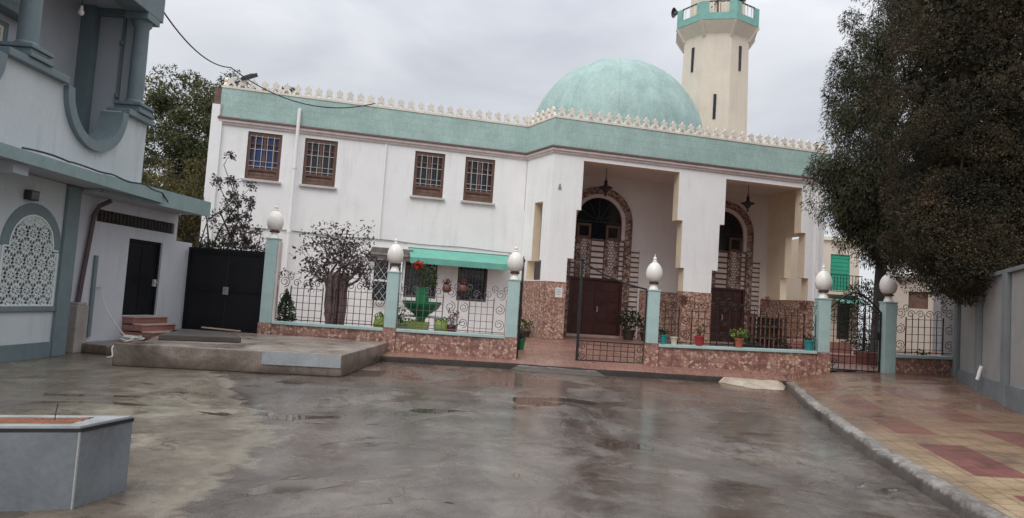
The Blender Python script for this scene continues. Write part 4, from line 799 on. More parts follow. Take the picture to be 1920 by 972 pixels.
# small raised block the hose lies over
mb = MB(); mb.prismz([(-9.0, 14.6), (-8.2, 14.4), (-7.9, 15.0), (-8.3, 15.75), (-8.85, 16.0)], 0, .2); tag(mb.build('concrete_step', MT['platform'], bevel=.02), kind='structure')
# black sheet metal gate
BG = root('black_gate', (-8.42, 18.1, 0), 0, 'closed black sheet metal gate between the annex and the fence', 'gate')
m_ = MB(); m_.wall(0, 2.1, .38, 2.53, [(.06, 2.04, .45, 2.46)], -.04, .04); m_.build('frame', MT['black'], BG, weld=True)
for a, b in ((.062, 1.045), (1.055, 2.038)):
    m_ = MB(); m_.box(a, b, -.012, .012, .452, 2.458)
    for z in (.47, 1.43, 2.40): m_.box(a + .01, b - .01, -.03, -.012, z, z + .045)
    m_.build('leaf', MT['black'], BG)
m_ = MB(); m_.box(.98, 1.12, -.05, -.03, 1.35, 1.55); m_.tube([(1.03, -.05, 1.52), (1.03, -.10, 1.52), (1.03, -.10, 1.40)], .012, 6); m_.build('lock', MT['graycable'], BG)
mb = MB(); mb.prismz([(-6.9, 13.85), (-5.5, 14.5), (-6.2, 15.85), (-7.25, 15.6)], .424, .54); o = tag(mb.build('manhole_slab', MT['slabdark'], bevel=.015), 'dark wet concrete slab lying on the platform before the black gate', 'slab')
mb = MB(); mb.bar((-7.7, 17.62, .50), (-6.75, 17.7, .46), .10, .03); tag(mb.build('wood_plank', MT['steptop']), 'pale thin plank lying at the foot of the black gate', 'plank')

# ------------------------------------------------------------------ fence: pillars, globe lamps, low walls, railings
PX = [(-6.21, 2.86, .70), (-3.02, 2.2, .785), (.1, 2.2, .74), (3.72, 2.17, .83), (8.13, 2.24, .88), (9.83, 2.26, .25)]
PL = ['tall pale teal fence pillar at the black gate', 'pale teal fence pillar between the two left railing panels, before the green awning', 'pale teal fence pillar at the left of the open driveway gate',
      'pale teal fence pillar at the right of the open driveway gate', 'pale teal fence pillar at the left of the small arched gate', 'pale teal fence pillar standing on the pavement, right of the small arched gate']
LL = ['white globe lamp on the tallest pillar, beside the black gate', 'white globe lamp on the pillar before the green awning', 'white globe lamp on the pillar at the left side of the driveway gate',
      'white globe lamp on the pillar at the right side of the driveway gate', 'white globe lamp on the pillar left of the small arched gate', 'white globe lamp on the rightmost pillar, below the big dark tree']
lamp0 = None
for i, (x, zt, zb) in enumerate(PX):
    pr = root('fence_pillar', (x, 18.0, 0), 0, PL[i], 'pillar', 'teal pillars of the fence')
    m_ = MB(); m_.box(-.15, .15, -.155, .155, zb, zt); m_.build('shaft', MT['teal'], pr, bevel=.008)
    m_ = MB(); m_.box(-.165, .165, -.17, .17, zt + .001, zt + .035); m_.build('cap', MT['teal'], pr, bevel=.006)
    if i == 0:
        m_ = MB(); m_.box(.152, .20, -.10, .12, zb, zt - .05); m_.build('side_strip', MT['cornice'], pr)
    if zb > .5:
        m_ = MB(); m_.box(-.17, .17, -.172, .172, zf(x) - .25, zb - .002); m_.build('stone_base', MT['stone_low'], pr)
    if lamp0 is None:
        l = lamp0 = root('globe_lamp', (0, 0, 0), 0)
        m_ = MB(); m_.lathe([(.125, 0), (.11, .05), (.085, .11), (.085, .14)], 20); m_.build('base', MT['lamp'], l, smooth=True)
        m_ = MB(); m_.lathe([(.09, .14), (.125, .15), (.13, .185), (.10, .195)], 20); m_.build('ring', MT['lampring'], l, smooth=True)
        m_ = MB(); m_.lathe([(.09, .195), (.165, .24), (.205, .34), (.212, .44), (.195, .54), (.15, .63), (.095, .69), (.06, .715)], 24); m_.build('globe', MT['lamp'], l, smooth=True)
        m_ = MB(); m_.lathe([(.06, .716), (.065, .74), (.035, .765), (.05, .80), (.045, .83), (.015, .86), (.01, .93)], 16); m_.build('finial', MT['lamp'], l, smooth=True)
    else: l = copy_tree(lamp0)
    l.location = (x, 18.0, zt + .037); l.rotation_euler = (R(random.uniform(-1.2, 1.2)), R(random.uniform(-1.5, 1.5)), 0); tag(l, LL[i], 'lamp', 'globe lamps on the fence pillars')
def low_wall(x0, x1, zt0, zt1, label):
    r_ = root('low_wall', ((x0 + x1) / 2, 18.0, 0), 0, label, 'wall', 'stone-tiled low walls of the fence'); h = (x1 - x0) / 2
    m_ = MB(); vs = [(sx * h, sy * .13, z) for sx, z in ((-1, zf(x0) - .3), (1, zf(x1) - .3)) for sy in (-1, 1)] + [(sx * h, sy * .13, z) for sx, z in ((-1, zt0 - .075), (1, zt1 - .075)) for sy in (-1, 1)]
    m_.add(vs, [(0, 1, 3, 2), (4, 6, 7, 5), (0, 2, 6, 4), (1, 5, 7, 3), (0, 4, 5, 1), (2, 3, 7, 6)]); m_.build('tiled_face', MT['stone_low'], r_)
    m_ = MB(); vs = [(sx * h, sy * .18, z + dz) for dz in (-.073, 0) for sx, z in ((-1, zt0), (1, zt1)) for sy in (-1, 1)]
    m_.add(vs, [(0, 1, 3, 2), (4, 6, 7, 5), (0, 2, 6, 4), (1, 5, 7, 3), (0, 4, 5, 1), (2, 3, 7, 6)]); m_.build('coping', MT['teal'], r_, bevel=.008)
low_wall(-6.035, -3.195, .76, .765, 'stone-tiled low wall next to the black gate'); low_wall(-2.845, -.075, .77, .775, 'stone-tiled low wall under the railing before the green awning')
low_wall(3.895, 7.955, .82, .91, 'stone-tiled low wall with flower pots on its teal coping'); low_wall(9.985, 11.95, .95, 1.0, 'short stone-tiled low wall against the grey boundary wall')
def railing(x0, x1, zb0, zb1, secs, label, h=1.18, mat='iron'):
    m_ = MB(); L_ = x1 - x0; zb = lambda x: zb0 + (zb1 - zb0) * (x / L_); r_ = .009
    sh = lambda pts, dz=0: [(px_, py_, pz + zb(px_)) for px_, py_, pz in pts]
    m_.bar((0, 0, zb(0) + .06), (L_, 0, zb(L_) + .06), .02); x = 0; tot = sum(s for _, s in secs)
    for kind, s in secs:
        w_ = s / tot * L_; a, b = x, x + w_; x = b; hh = h * (.88 if kind == 'g' else 1.0)
        if kind == 'g':
            n = max(3, round(w_ / .155)); 
            for i in range(n + 1): xx = a + w_ * i / n; m_.bar((xx, 0, zb(xx) + .02), (xx, 0, zb(xx) + hh - (.02 if i % 2 else .10)), .015)
            k = 5
            for j in range(k): z = .14 + (hh - .30) * j / (k - 1); m_.bar((a, .012, zb(a) + z), (b, .012, zb(b) + z), .013)
            m = max(2, round(w_ / .26))
            for i in range(m): cx_ = a + w_ * (i + .5) / m; m_.tube(sh(spiral(cx_, hh - .02, .105, PI if i % 2 else 0, 1.35 * (-1 if i % 2 else 1), 0)), r_, 4)
        else:
            for xx in (a + .012, b - .012): m_.bar((xx, 0, zb(xx) + .02), (xx, 0, zb(xx) + hh - .25), .015)
            rr = min(.145, w_ / 2 - .02); n = int((hh - .1) / (2 * rr + .02))
            for j in range(n):
                cz = .12 + rr + j * (hh - .12 - 2 * rr) / max(1, n - 1); m_.tube(sh(spiral((a + b) / 2, cz, rr, (PI * .5 if j % 2 else -PI * .5), 1.7 * (-1 if j % 2 else 1), 0)), r_, 4)
            for s2 in (-1, 1): m_.tube(sh(spiral((a + b) / 2 + s2 * rr * .95, hh - .0, rr * .7, -PI / 2, 1.3 * s2, 0, shrink=.7)), r_, 4)
    o = m_.build('iron_railing', MT[mat]); o.location = (x0, 18.0, 0); return tag(o, label, 'railing', 'wrought iron railings of the fence')
railing(-6.02, -3.18, .76, .765, [('s', .36), ('g', .8), ('s', .34), ('g', .95), ('s', .33)], 'black iron railing of squares and scrolls before the purple-leaved tree')
railing(-2.86, -.06, .77, .775, [('g', 1.15), ('s', .4), ('s', .3), ('g', .62), ('s', .34)], 'grey iron railing of squares and scrolls before the green planter', mat='iron_grey')
railing(3.88, 7.97, .82, .91, [('g', .5), ('s', .33), ('g', .62), ('s', .3), ('g', .9), ('s', .3), ('g', .62), ('s', .3)], 'black iron railing with scroll tops above the flower pots')
railing(9.99, 11.6, .95, 1.0, [('s', .3), ('g', .9), ('s', .32)], 'black iron railing at the right end, next to the grey boundary wall', h=1.22)
# driveway gate
def gate_leaf(label, loc, rz):
    r_ = root('driveway_gate_leaf', loc, rz, label, 'gate', 'leaves of the driveway gate')
    f = MB(); f.bar((0, 0, .02), (0, 0, 1.98), .045); f.bar((1.72, 0, -.05), (1.72, 0, 2.62), .07); f.bar((0, 0, .06), (1.72, 0, .04), .045); f.bar((.02, 0, .55), (1.70, 0, .55), .028)
    top = [(1.72 - 1.72 * t, 0, 2.60 - .62 * t - .09 * math.sin(PI * t)) for t in np.linspace(0, 1, 12)]; f.tube(top, .024, 6); f.lathe([(.05, 2.62), (.06, 2.66), (.02, 2.72), (.005, 2.80)], 10, (1.72, 0, 0)); f.build('frame', MT['iron'], r_)
    g_ = MB()
    for i in range(1, 9): g_.bar((.24 + 1.24 * (i - 1) / 7, 0, .06), (.24 + 1.24 * (i - 1) / 7, 0, .55), .016)
    for z in (.20, .34, .46): g_.bar((.24, .014, z), (1.48, .014, z), .014)
    for x_ in (.12, 1.59):
        for z in (.17, .42): g_.tube(spiral(x_, z, .10, PI / 2, 1.5 * (1 if x_ < 1 else -1), 0), .009, 4)
    g_.build('lower_grille', MT['iron'], r_)
    g_ = MB(); g_.box(1.68, 1.76, -.05, .05, 1.05, 1.25); g_.build('lock', MT['iron'], r_)
gate_leaf('black iron driveway gate leaf pulled nearly shut, with a sloping top', (3.56, 18.02, .22), PI - .03); gate_leaf('black iron driveway gate leaf folded back open, seen edge-on', (.29, 18.1, .2), R(88.5))
# small arched gate
SG = root('arched_gate', (8.29, 18.02, 0), 0, 'small black iron gate with a pointed arched top', 'gate'); wd = 1.38; zb = .44
archz = lambda x: 1.98 + .50 * (1 - abs(2 * x / wd - 1) ** 1.6)
f = MB(); f.bar((0.02, 0, zb), (0.02, 0, 2.0), .04); f.bar((wd - .02, 0, zb), (wd - .02, 0, 2.0), .04); f.bar((0, 0, zb + .03), (wd, 0, zb + .03), .035); f.tube([(x, 0, archz(x)) for x in np.linspace(.01, wd - .01, 19)], .024, 6); f.tube([(x, 0, archz(x) - .12) for x in np.linspace(.03, wd - .03, 17)], .013, 5); f.build('frame', MT['iron'], SG)
f = MB()
for i in range(1, 9): x = wd * i / 9; f.bar((x, 0, zb + .03), (x, 0, archz(x) - .12), .015)
for j in range(9): z = zb + .2 + j * .17; f.bar((.03, .012, z), (wd - .03, .012, z), .012 if j % 2 else .014)
for x_, z_ in ((.15, zb + .2), (wd - .15, zb + .2), (.15, zb + 1.35), (wd - .15, zb + 1.35)): f.tube(spiral(x_, z_, .12, 0, 1.6, -.01), .011, 5)
f.build('bars', MT['iron'], SG); f = MB(); f.box(wd - .10, wd - .02, -.04, .04, 1.30, 1.48); f.build('lock', MT['iron'], SG)
# grey boundary wall on the right
P0, P1 = Vector((5.25, 3.5)), Vector((12.15, 19.5)); dv = (P1 - P0).normalized(); BWL = (P1 - P0).length
BW = root('boundary_wall', (P0.x, P0.y, 0), math.atan2(dv.y, dv.x), 'grey rendered boundary wall with darker blue-grey pilasters along the pavement', 'wall')
m_ = MB(); m_.box(0, BWL, -.25, 0, 0, 2.78); m_.build('wall', MT['wallgrey'], BW)
m_ = MB(); m_.box(0, BWL, 0.001, .05, 0, .72); m_.build('plinth', MT['wtrim'], BW)
m_ = MB(); m_.box(-.05, BWL, -.30, .07, 2.783, 2.86); m_.build('coping', MT['wtrim'], BW, bevel=.01)
for y in (4.4, 6.55, 8.7, 10.8, 12.95, 15.0, 17.15):
    s = (y - 3.5) / dv.y; m_ = MB(); m_.box(s - .16, s + .16, .001, .085, .0, 2.782); m_.build('pilaster', MT['wtrim'], BW, bevel=.01)
s = (14.55 - 3.5) / dv.y; m_ = MB(); m_.tube([(s, .07, .95), (s, .10, .85), (s - .02, .13, .72), (s - .03, .15, .66)], .035, 8); m_.build('drain_spout', MT['wpaint'], BW)

# ------------------------------------------------------------------ tiled planter in the foreground
PT = root('tiled_planter', (-2.9, 4.87, 0), 0, 'grey tiled planter box with red soil in the left foreground', 'planter')
A = Vector((-2.9, 4.87)); B = Vector((-2.8, 5.36)); lv = Vector((-1, -.36)).normalized(); C_ = A + lv * 2.4; D_ = B + lv * 2.5
def loc2(v): return (v.x + 2.9, v.y - 4.87)
quad = [loc2(v) for v in (A, B, D_, C_)]
MT['ptile'] = M('grey_planter_tile', (.175, .19, .205), .3, .18, 2.6, .1, 20, stain=(.10, .10, .10), sfac=.7); MT['ptrim'] = M('black_trim', (.02, .02, .022), .4, .2, 6, 0); MT['palecap'] = M('pale_planter_cap', (.33, .35, .355), .4, .18, 5, .1, stain=(.2, .19, .17), sfac=.6); MT['grout'] = M('white_corner_trim', (.36, .36, .355), .5, .08)
m_ = MB(); m_.prismz(quad, 0, .52); m_.build('box', MT['ptile'], PT)
def inset(k, n=quad):
    c = Vector((sum(p[0] for p in n) / 4, sum(p[1] for p in n) / 4)); 
    return [tuple(Vector(p) + (Vector(p) - c).normalized() * k) for p in n]
m_ = MB(); m_.prismz(inset(.008), .521, .545); m_.build('trim', MT['ptrim'], PT)
o4 = inset(-.004); i4 = inset(-.22); m_ = MB(); vs = [(*p, .546) for p in o4] + [(*p, .546) for p in i4] + [(*p, .565) for p in o4] + [(*p, .565) for p in i4]
i4 = [(quad[0][0] + lv.x * .13 + .02, quad[0][1] + lv.y * .13 + .10), (quad[1][0] + lv.x * .2 - .01, quad[1][1] + lv.y * .2 - .10), (quad[2][0] - lv.x * .2, quad[2][1] - lv.y * .2 - .09), (quad[3][0] - lv.x * .2, quad[3][1] - lv.y * .2 + .09)]
vs = [(*p, .546) for p in o4] + [(*p, .546) for p in i4] + [(*p, .562) for p in o4] + [(*p, .562) for p in i4]; fs = []
for i in range(4): j = (i + 1) % 4; fs += [(8 + i, 8 + j, 12 + j, 12 + i), (i, 4 + i, 4 + j, j), (i, j, 8 + j, 8 + i), (4 + i, 12 + i, 12 + j, 4 + j)]
m_.add(vs, fs); m_.build('rim', MT['palecap'], PT)
m_ = MB(); n = 10; vs = []; fs = []
for i in range(n + 1):
    for j in range(n + 1):
        u, v = i / n, j / n; p = Vector(i4[0]) * (1 - u) * (1 - v) + Vector(i4[1]) * (1 - u) * v + Vector(i4[3]) * u * (1 - v) + Vector(i4[2]) * u * v; vs.append((p.x, p.y, .549 + .022 * random.random()))
fs = [(i * (n + 1) + j, i * (n + 1) + j + 1, (i + 1) * (n + 1) + j + 1, (i + 1) * (n + 1) + j) for i in range(n) for j in range(n)]; m_.add(vs, fs); tag(m_.build('soil', MT['soil'], PT), None)
def strip(m_, a, b, z0, z1, w_, off=.004):
    a = Vector(a); b = Vector(b); d = (b - a).normalized(); nr = Vector((d.y, -d.x)); return d, nr
m_ = MB(); m_.box(quad[0][0] - .006, quad[0][0] + .004, quad[0][1] - .006, quad[0][1] + .010, .0, .52); m_.build('corner_trim', MT['grout'], PT)
m_ = MB()
for f_ in (.30, .61, .92):
    a = Vector(quad[0]) + lv * (f_ * 1.75); m_.box(a.x - .0025, a.x + .0025, a.y - .004, a.y + .01, 0, .52)
m_.build('tile_joint', MT['ptrim'], PT)
m_ = MB(); tp = (-3.16 + .0, 4.99); m_.tube([(tp[0], tp[1], .55), (tp[0] + .005, tp[1], .62), (tp[0] + .012, tp[1], .685)], .0035, 5)
m_.add([(tp[0] - .03, tp[1], .68), (tp[0] + .01, tp[1] - .02, .69), (tp[0] + .045, tp[1], .70), (tp[0] + .01, tp[1] + .02, .69)], [(0, 1, 2, 3)]); tag(m_.build('dry_twig', MT['bark']), 'thin dry twig stuck in the red soil of the grey planter', 'twig')
#@@BODY3
# ------------------------------------------------------------------ garden pots and plants
def plant_cloud(n, r, h, z0, up_bias=.4):
    p = rng.normal(size=(n, 3)); p /= np.linalg.norm(p, axis=1)[:, None]; p *= (rng.random(n) ** .45)[:, None]; return np.stack([p[:, 0] * r, p[:, 1] * r, z0 + h * .5 + p[:, 2] * h * .5], 1)
def pot(name, label, loc, r, h, mat, leaf=None, n=90, pr=.16, ph=.3, size=.06, shape='pot', cat='plant pot', group=None):
    t = root(name, loc, 0, label, cat, group); m_ = MB()
    if shape == 'pot': m_.lathe([(r * .68, 0), (r * .95, h * .85), (r * 1.08, h * .86), (r * 1.08, h), (r * .92, h), (r * .88, h * .9), (.01, h * .88)], 18)
    elif shape == 'ball': m_.lathe([(r * .5, 0), (r * .95, h * .25), (r, h * .5), (r * .85, h * .85), (r * .7, h), (r * .6, h), (.01, h * .9)], 18)
    elif shape == 'vase': m_.lathe([(r * .6, 0), (r * .6, h * .06), (r * .3, h * .14), (r * .3, h * .3), (r * .8, h * .6), (r, h * .95), (r * 1.05, h), (r * .9, h), (.01, h * .9)], 18)
    elif shape == 'trough': m_.add([(sx * r * k, sy * h * .5 * k, z) for z, k in ((0, .88), (h, 1)) for sx in (-1, 1) for sy in (-1, 1)], [(0, 1, 3, 2), (4, 6, 7, 5), (0, 2, 6, 4), (1, 5, 7, 3), (0, 4, 5, 1), (2, 3, 7, 6)])
    m_.build('pot', MT[mat], t, smooth=shape != 'trough')
    if leaf:
        n = max(n, 70); P = plant_cloud(n, pr, ph, h * .8); leaves('plant', P, size, LF[leaf], t, droop=.1, aspect=.5)
        st = MB(); 
        for k in range(5): q = P[k * 7 % n]; st.tube([(0, 0, h * .85), (q[0] * .4, q[1] * .4, h * .85 + (q[2] - h * .85) * .6), tuple(q)], .006, 4)
        st.build('stem', MT['bark'], t)
    return t
G1 = 'pots on the fence coping'
pot('flower_pot', 'dark teal pot on the fence coping beside the driveway gate pillar', (4.03, 17.93, .825), .10, .24, 'p_teal', 'dgreen', 60, .17, .22, .07, group=G1)
pot('flower_pot', 'cream ceramic pot on the fence coping between the teal pot and the red pot', (4.30, 17.95, .83), .10, .20, 'p_cream', group=G1)
pot('flower_pot', 'red pot with a leafy green plant on the fence coping', (4.94, 17.90, .845), .125, .25, 'p_red', 'green', 70, .19, .42, .06, group=G1)
pot('flower_pot', 'terracotta pot with a bright yellow-green plant on the fence coping', (5.97, 17.92, .865), .115, .24, 'p_terra', 'lime', 110, .27, .34, .075, group=G1)
pot('flower_pot', 'teal pot at the right end of the fence coping, by the arched gate', (7.78, 17.92, .907), .125, .26, 'p_teal', 'dgreen', 50, .17, .24, .06, group=G1)
pot('planter_trough', 'long dark trough of plants behind the railing, right of the terracotta pot', (6.5, 18.75, .52), .34, .42, 'p_dark', 'dgreen', 140, .34, .4, .08, 'trough', cat='planter')
G2 = 'small pots hung on the railing'
for x, z, lab in ((4.5, 1.86, 'small brown pot hung on the railing above the cream and red pots'), (6.62, 1.95, 'small brown pot hung on the railing right of the dark door'), (7.58, 1.92, 'small brown pot hung on the railing nearest the arched gate pillar')):
    pot('hanging_pot', lab, (x, 17.9, z), .085, .14, 'p_brown', 'rust', 26, .12, .16, .05, group=G2)
for x, z, lab in ((-1.63, 1.78, 'round rust-coloured pot hung on the grey railing between the two barred windows'), (-1.22, 1.80, 'round rust-coloured pot hung on the grey railing before the right barred window')):
    pot('hanging_pot', lab, (x, 17.9, z), .12, .2, 'p_brown', 'rust', 45, .13, .2, .06, 'ball', group=G2)
G3 = 'lime green pots in the garden'
for x, lab in ((-3.5, 'round lime green pot left of the teal pillar in the garden'), (-1.83, 'round lime green pot right of the green bowl planter')):
    pot('garden_pot', lab, (x, 19.2, .62), .2, .40, 'p_lime', 'lime', 60, .2, .2, .07, 'ball', group=G3)
pot('garden_pot', 'low lime green trough under the green bowl planter', (-2.55, 19.25, .58), .38, .36, 'p_lime', 'lime', 60, .3, .18, .07, 'trough', group=G3)
pot('garden_pot', 'leafy green plant in a pot just right of the teal pillar', (-2.95, 19.1, .58), .17, .3, 'p_lime', 'green', 120, .24, .5, .08, group=G3)
pot('garden_pot', 'dark red-leaved plant in a brown pot beside the lime green pot', (-1.52, 19.2, .62), .14, .3, 'p_brown', 'rust', 110, .26, .5, .08)
# green bowl planter with a tall flowering plant, white bench legs at its sides
GB = root('bowl_planter', (-2.44, 19.5, .45), 0, 'large green bowl planter on a pedestal behind the grey railing', 'planter')
m_ = MB(); m_.lathe([(.26, 0), (.24, .08), (.14, .16), (.12, .55), (.20, .68), (.46, .86), (.55, 1.02), (.55, 1.06), (.48, 1.06), (.30, .92), (.02, .88)], 28); m_.build('bowl', MT['p_green'], GB, smooth=True)
m_ = MB(); m_.lathe([(.20, .9), (.17, 1.42), (.18, 1.45), (.14, 1.45), (.12, 1.3), (.01, 1.3)], 20); m_.build('inner_pot', MT['p_green'], GB, smooth=True)
FP = root('flowering_plant', (-2.44, 19.5, 1.86), 0, 'tall bushy green plant with one red bloom standing in the green bowl planter', 'plant')
P = np.concatenate([plant_cloud(260, .33, .85, -.1) + [.12, 0, 0], plant_cloud(60, .18, .5, .35) + [-.12, 0, 0]]); leaves('foliage', P, .09, LF['green'], FP, droop=.1, aspect=.35)
m_ = MB(); [m_.tube([(0, 0, -.4), (random.uniform(-.1, .1), 0, .1), (random.uniform(-.2, .25), random.uniform(-.1, .1), .5)], .008, 5) for k in range(7)]; m_.tube([(0, 0, 0), (-.1, -.05, .4), (-.15, -.1, .62)], .008, 5); m_.build('stem', MT['bark'], FP)
P = plant_cloud(70, .13, .24, .52) + [-.15, -.1, 0]; leaves('bloom', P, .08, LF['red'], FP, droop=0, aspect=.8)
WB = root('garden_bench', (-2.42, 19.75, .45), 0, 'white garden bench with curved legs behind the green bowl planter', 'bench')
m_ = MB(); m_.box(-.95, .95, -.2, .22, .60, .66); m_.build('seat', MT['wpaint'], WB, bevel=.01)
for s_ in (-1, 1):
    m_ = MB(); pts = [(s_ * .86, -.12, .62), (s_ * .66, -.12, .48), (s_ * .55, -.12, .3), (s_ * .60, -.12, .02)]; m_.tube(pts, [.075, .075, .065, .07], 8); m_.tube([(x, .14, z) for x, y, z in pts], [.075, .075, .065, .07], 8); m_.build('leg', MT['wpaint'], WB, smooth=True)
m_ = MB(); m_.box(.35, .92, -.26, -.2, .36, .6); m_.build('apron', MT['wpaint'], WB)
def rackbox(): pass
WS = root('wooden_rack', (7.15, 19.2, .5), R(5), 'dark wooden rack of shelves behind the railing near the arched gate', 'rack')
for x in (-.5, .46):
    for y in (-.16, .14): m_ = MB(); m_.box(x, x + .05, y, y + .05, 0, 1.22); m_.build('leg', MT['wood'], WS)
for z in (.28, .60, .92, 1.18): m_ = MB(); m_.box(-.45, .46, -.18, .2, z, z + .035); m_.build('shelf', MT['wood'], WS)
m_ = MB(); [m_.box(-.45 + .13 * k, -.45 + .13 * k + .09, .20, .22, .05, 1.2) for k in range(7)]; m_.build('back_slats', MT['wood'], WS)
pot('garden_pot', 'dark leafy plant in a pot in front of the wooden rack', (7.45, 18.75, .5), .17, .3, 'p_dark', 'dgreen', 140, .28, .5, .08)
p = wl(1.05, 1.6, FL); pot('vase_planter', 'cream vase planter at the foot of the porch pier, left of the double door', p, .24, .55, 'p_cream', 'dgreen', 40, .2, .2, .07, 'vase', cat='planter')
p = wl(4.15, 2.2, FL); pot('potted_shrub', 'dark green potted shrub right of the double door in the porch', p, .26, .4, 'p_dark', 'dgreen', 420, .48, .95, .11, cat='potted plant')
p = wl(4.75, 2.0, FL); pot('potted_shrub', 'smaller dark potted shrub beside the portal edge of the first porch bay', p, .2, .34, 'p_dark', 'dgreen', 200, .3, .65, .1, cat='potted plant')
p = wl(-.55, .4, .40); pot('potted_shrub', 'low green potted plant in the corner between the porch and the awning wall', p, .22, .3, 'p_dark', 'green', 190, .34, .5, .09, cat='potted plant')
pot('garden_pot', 'bright green plastic pot behind the left driveway gate pillar', (.42, 19.9, .3), .11, .32, 'p_green', 'dgreen', 50, .14, .22, .07)
# bicycle behind the arched gate
BC = root('bicycle', (8.75, 19.4, .50), R(62), 'dark bicycle leaning behind the small arched gate', 'bicycle')
for x in (-.52, .52):
    m_ = MB(); m_.tube([(x + .33 * math.cos(a), 0, .34 + .33 * math.sin(a)) for a in np.linspace(0, 2 * PI, 29)], .02, 6, False); wh = m_.build('wheel', MT['dark'], BC)
    m_ = MB(); [m_.bar((x, 0, .34), (x + .32 * math.cos(a), 0, .34 + .32 * math.sin(a)), .004) for a in np.linspace(0, 2 * PI, 15)[:-1]]; m_.build('spokes', MT['grille'], wh)
m_ = MB(); [m_.tube(q, .018, 6) for q in ([(-.52, 0, .34), (-.15, 0, .80), (.38, 0, .86)], [(-.15, 0, .80), (.02, 0, .32), (.38, 0, .80)], [(-.52, 0, .34), (.02, 0, .32)], [(.52, 0, .34), (.38, 0, .80), (.35, 0, 1.0)])]; m_.build('frame', MT['grille'], BC)
m_ = MB(); m_.tube([(.28, -.27, 1.04), (.36, -.2, 1.02), (.36, .2, 1.02), (.28, .27, 1.04)], .014, 6); m_.build('handlebar', MT['dark'], BC); m_ = MB(); m_.prismz([(-.30, -.08), (-.02, -.02), (-.02, .02), (-.30, .08)], .93, .98); m_.bar((-.17, 0, .8), (-.17, 0, .94), .022); m_.build('saddle', MT['dark'], BC); BC.rotation_euler = (R(-8), 0, R(62))
# raised beds behind the arched gate
for x, y, w_, d_, h, lab in ((9.2, 20.8, 2.4, .9, .34, 'low red-tiled step behind the arched gate, nearer one'), (9.6, 22.6, 2.6, 1.2, .62, 'higher red-tiled step behind the arched gate, farther one')):
    m_ = MB(); m_.box(-w_ / 2, w_ / 2, -d_ / 2, d_ / 2, 0, h); o = m_.build('tiled_step', MT['redstep'], bevel=.01); o.location = (x, y, .42); tag(o, lab, 'step')
m_ = MB(); m_.box(-.5, .5, -.3, .3, 0, .45); o = m_.build('brick_bed', MT['p_brown'], bevel=.02); o.location = (10.75, 20.2, .45); tag(o, 'brown planting bed right of the tree trunk behind the far railing', 'planting bed')
pot('garden_pot', 'small plant in a pale pot behind the far right railing', (11.35, 19.0, .6), .14, .26, 'p_cream', 'green', 90, .2, .3, .07)

# ------------------------------------------------------------------ houses beyond the gate
BH = root('far_house', (14.95, 35.5, 0), R(4), 'cream house with a bright green shutter behind the mosque', 'house')
m_ = MB(); m_.wall(0, 3.0, 0, 6.0, [(1.45, 2.5, 3.4, 5.25), (1.9, 2.6, .9, 2.9)], 0, .25); m_.box(0, 3.0, .252, 6, 0, 6.0); m_.build('wall', MT['bgcream'], BH, weld=True)
m_ = MB(); m_.box(1.45, 2.5, .08, .14, 3.4, 5.25); [m_.box(1.47, 2.48, .06, .079, 3.45 + .2 * k, 3.58 + .2 * k) for k in range(9)]; m_.build('shutter', MT['greendoor'], BH)
m_ = MB(); m_.box(1.9, 2.6, .1, .2, .9, 2.9); m_.build('door', MT['dark'], BH)
m_ = MB(); m_.box(-.1, 3.1, -.12, .0, 5.95, 6.12); m_.build('cornice', MT['parapet'], BH)
m_ = MB(); [m_.lathe([(.09, 6.12), (.05, 6.2), (.10, 6.4), (.05, 6.6), (.09, 6.7)], 8, (.2 + .32 * k, -.02, 0)) for k in range(9)]; m_.box(-.05, 3.05, -.1, .06, 6.7, 6.8); m_.build('balustrade', MT['wpaint'], BH)
m_ = MB(); [m_.bar((.9 + .16 * k, -.55, 3.3), (.9 + .16 * k, -.55, 4.15), .022) for k in range(13)]; m_.bar((.88, -.55, 4.15), (2.86, -.55, 4.15), .035); m_.bar((.88, -.55, 3.32), (2.86, -.55, 3.32), .035); m_.bar((.9, -.55, 4.15), (.9, 0, 4.15), .03); m_.bar((2.84, -.55, 4.15), (2.84, 0, 4.15), .03); m_.build('balcony_rail', MT['iron'], BH)
m_ = MB(); m_.box(.8, 2.95, -.65, -.001, 3.15, 3.29); m_.build('balcony_slab', MT['bgcream'], BH)
m_ = MB(); m_.add([(1.5, -.001, 3.05), (2.95, -.001, 3.05), (2.95, -1.2, 2.75), (1.5, -1.2, 2.75), (1.5, -.001, 3.0), (2.95, -.001, 3.0), (2.95, -1.2, 2.7), (1.5, -1.2, 2.7)], [(0, 1, 2, 3), (7, 6, 5, 4), (0, 3, 7, 4), (1, 5, 6, 2), (2, 6, 7, 3)]); m_.build('door_canopy', MT['awn'], BH)
B2 = root('garden_house', (15.75, 29.0, 0), R(-27), 'pale house with a grey pilaster behind the far right railing', 'house')
m_ = MB(); m_.wall(0, 6, 0, 3.75, [(.8, 1.5, 2.5, 3.2)], 0, .25); m_.box(0, 6, .252, 6, 0, 3.75); m_.build('wall', MT['bgcream'], B2, weld=True)
m_ = MB(); m_.box(.8, 1.5, .1, .2, 2.5, 3.2); m_.build('window', MT['wood2'], B2); m_ = MB(); m_.box(1.72, 2.1, -.08, -.001, 0, 3.3); m_.build('pilaster', MT['bggrey'], B2); m_ = MB(); m_.box(0, 6.1, -.2, 6.1, 3.752, 3.9); m_.build('roof', MT['parapet'], B2); m_ = MB(); m_.box(3.3, 3.42, -.1, -.001, 0, 3.6); m_.build('downpipe', MT['wpaint'], B2)

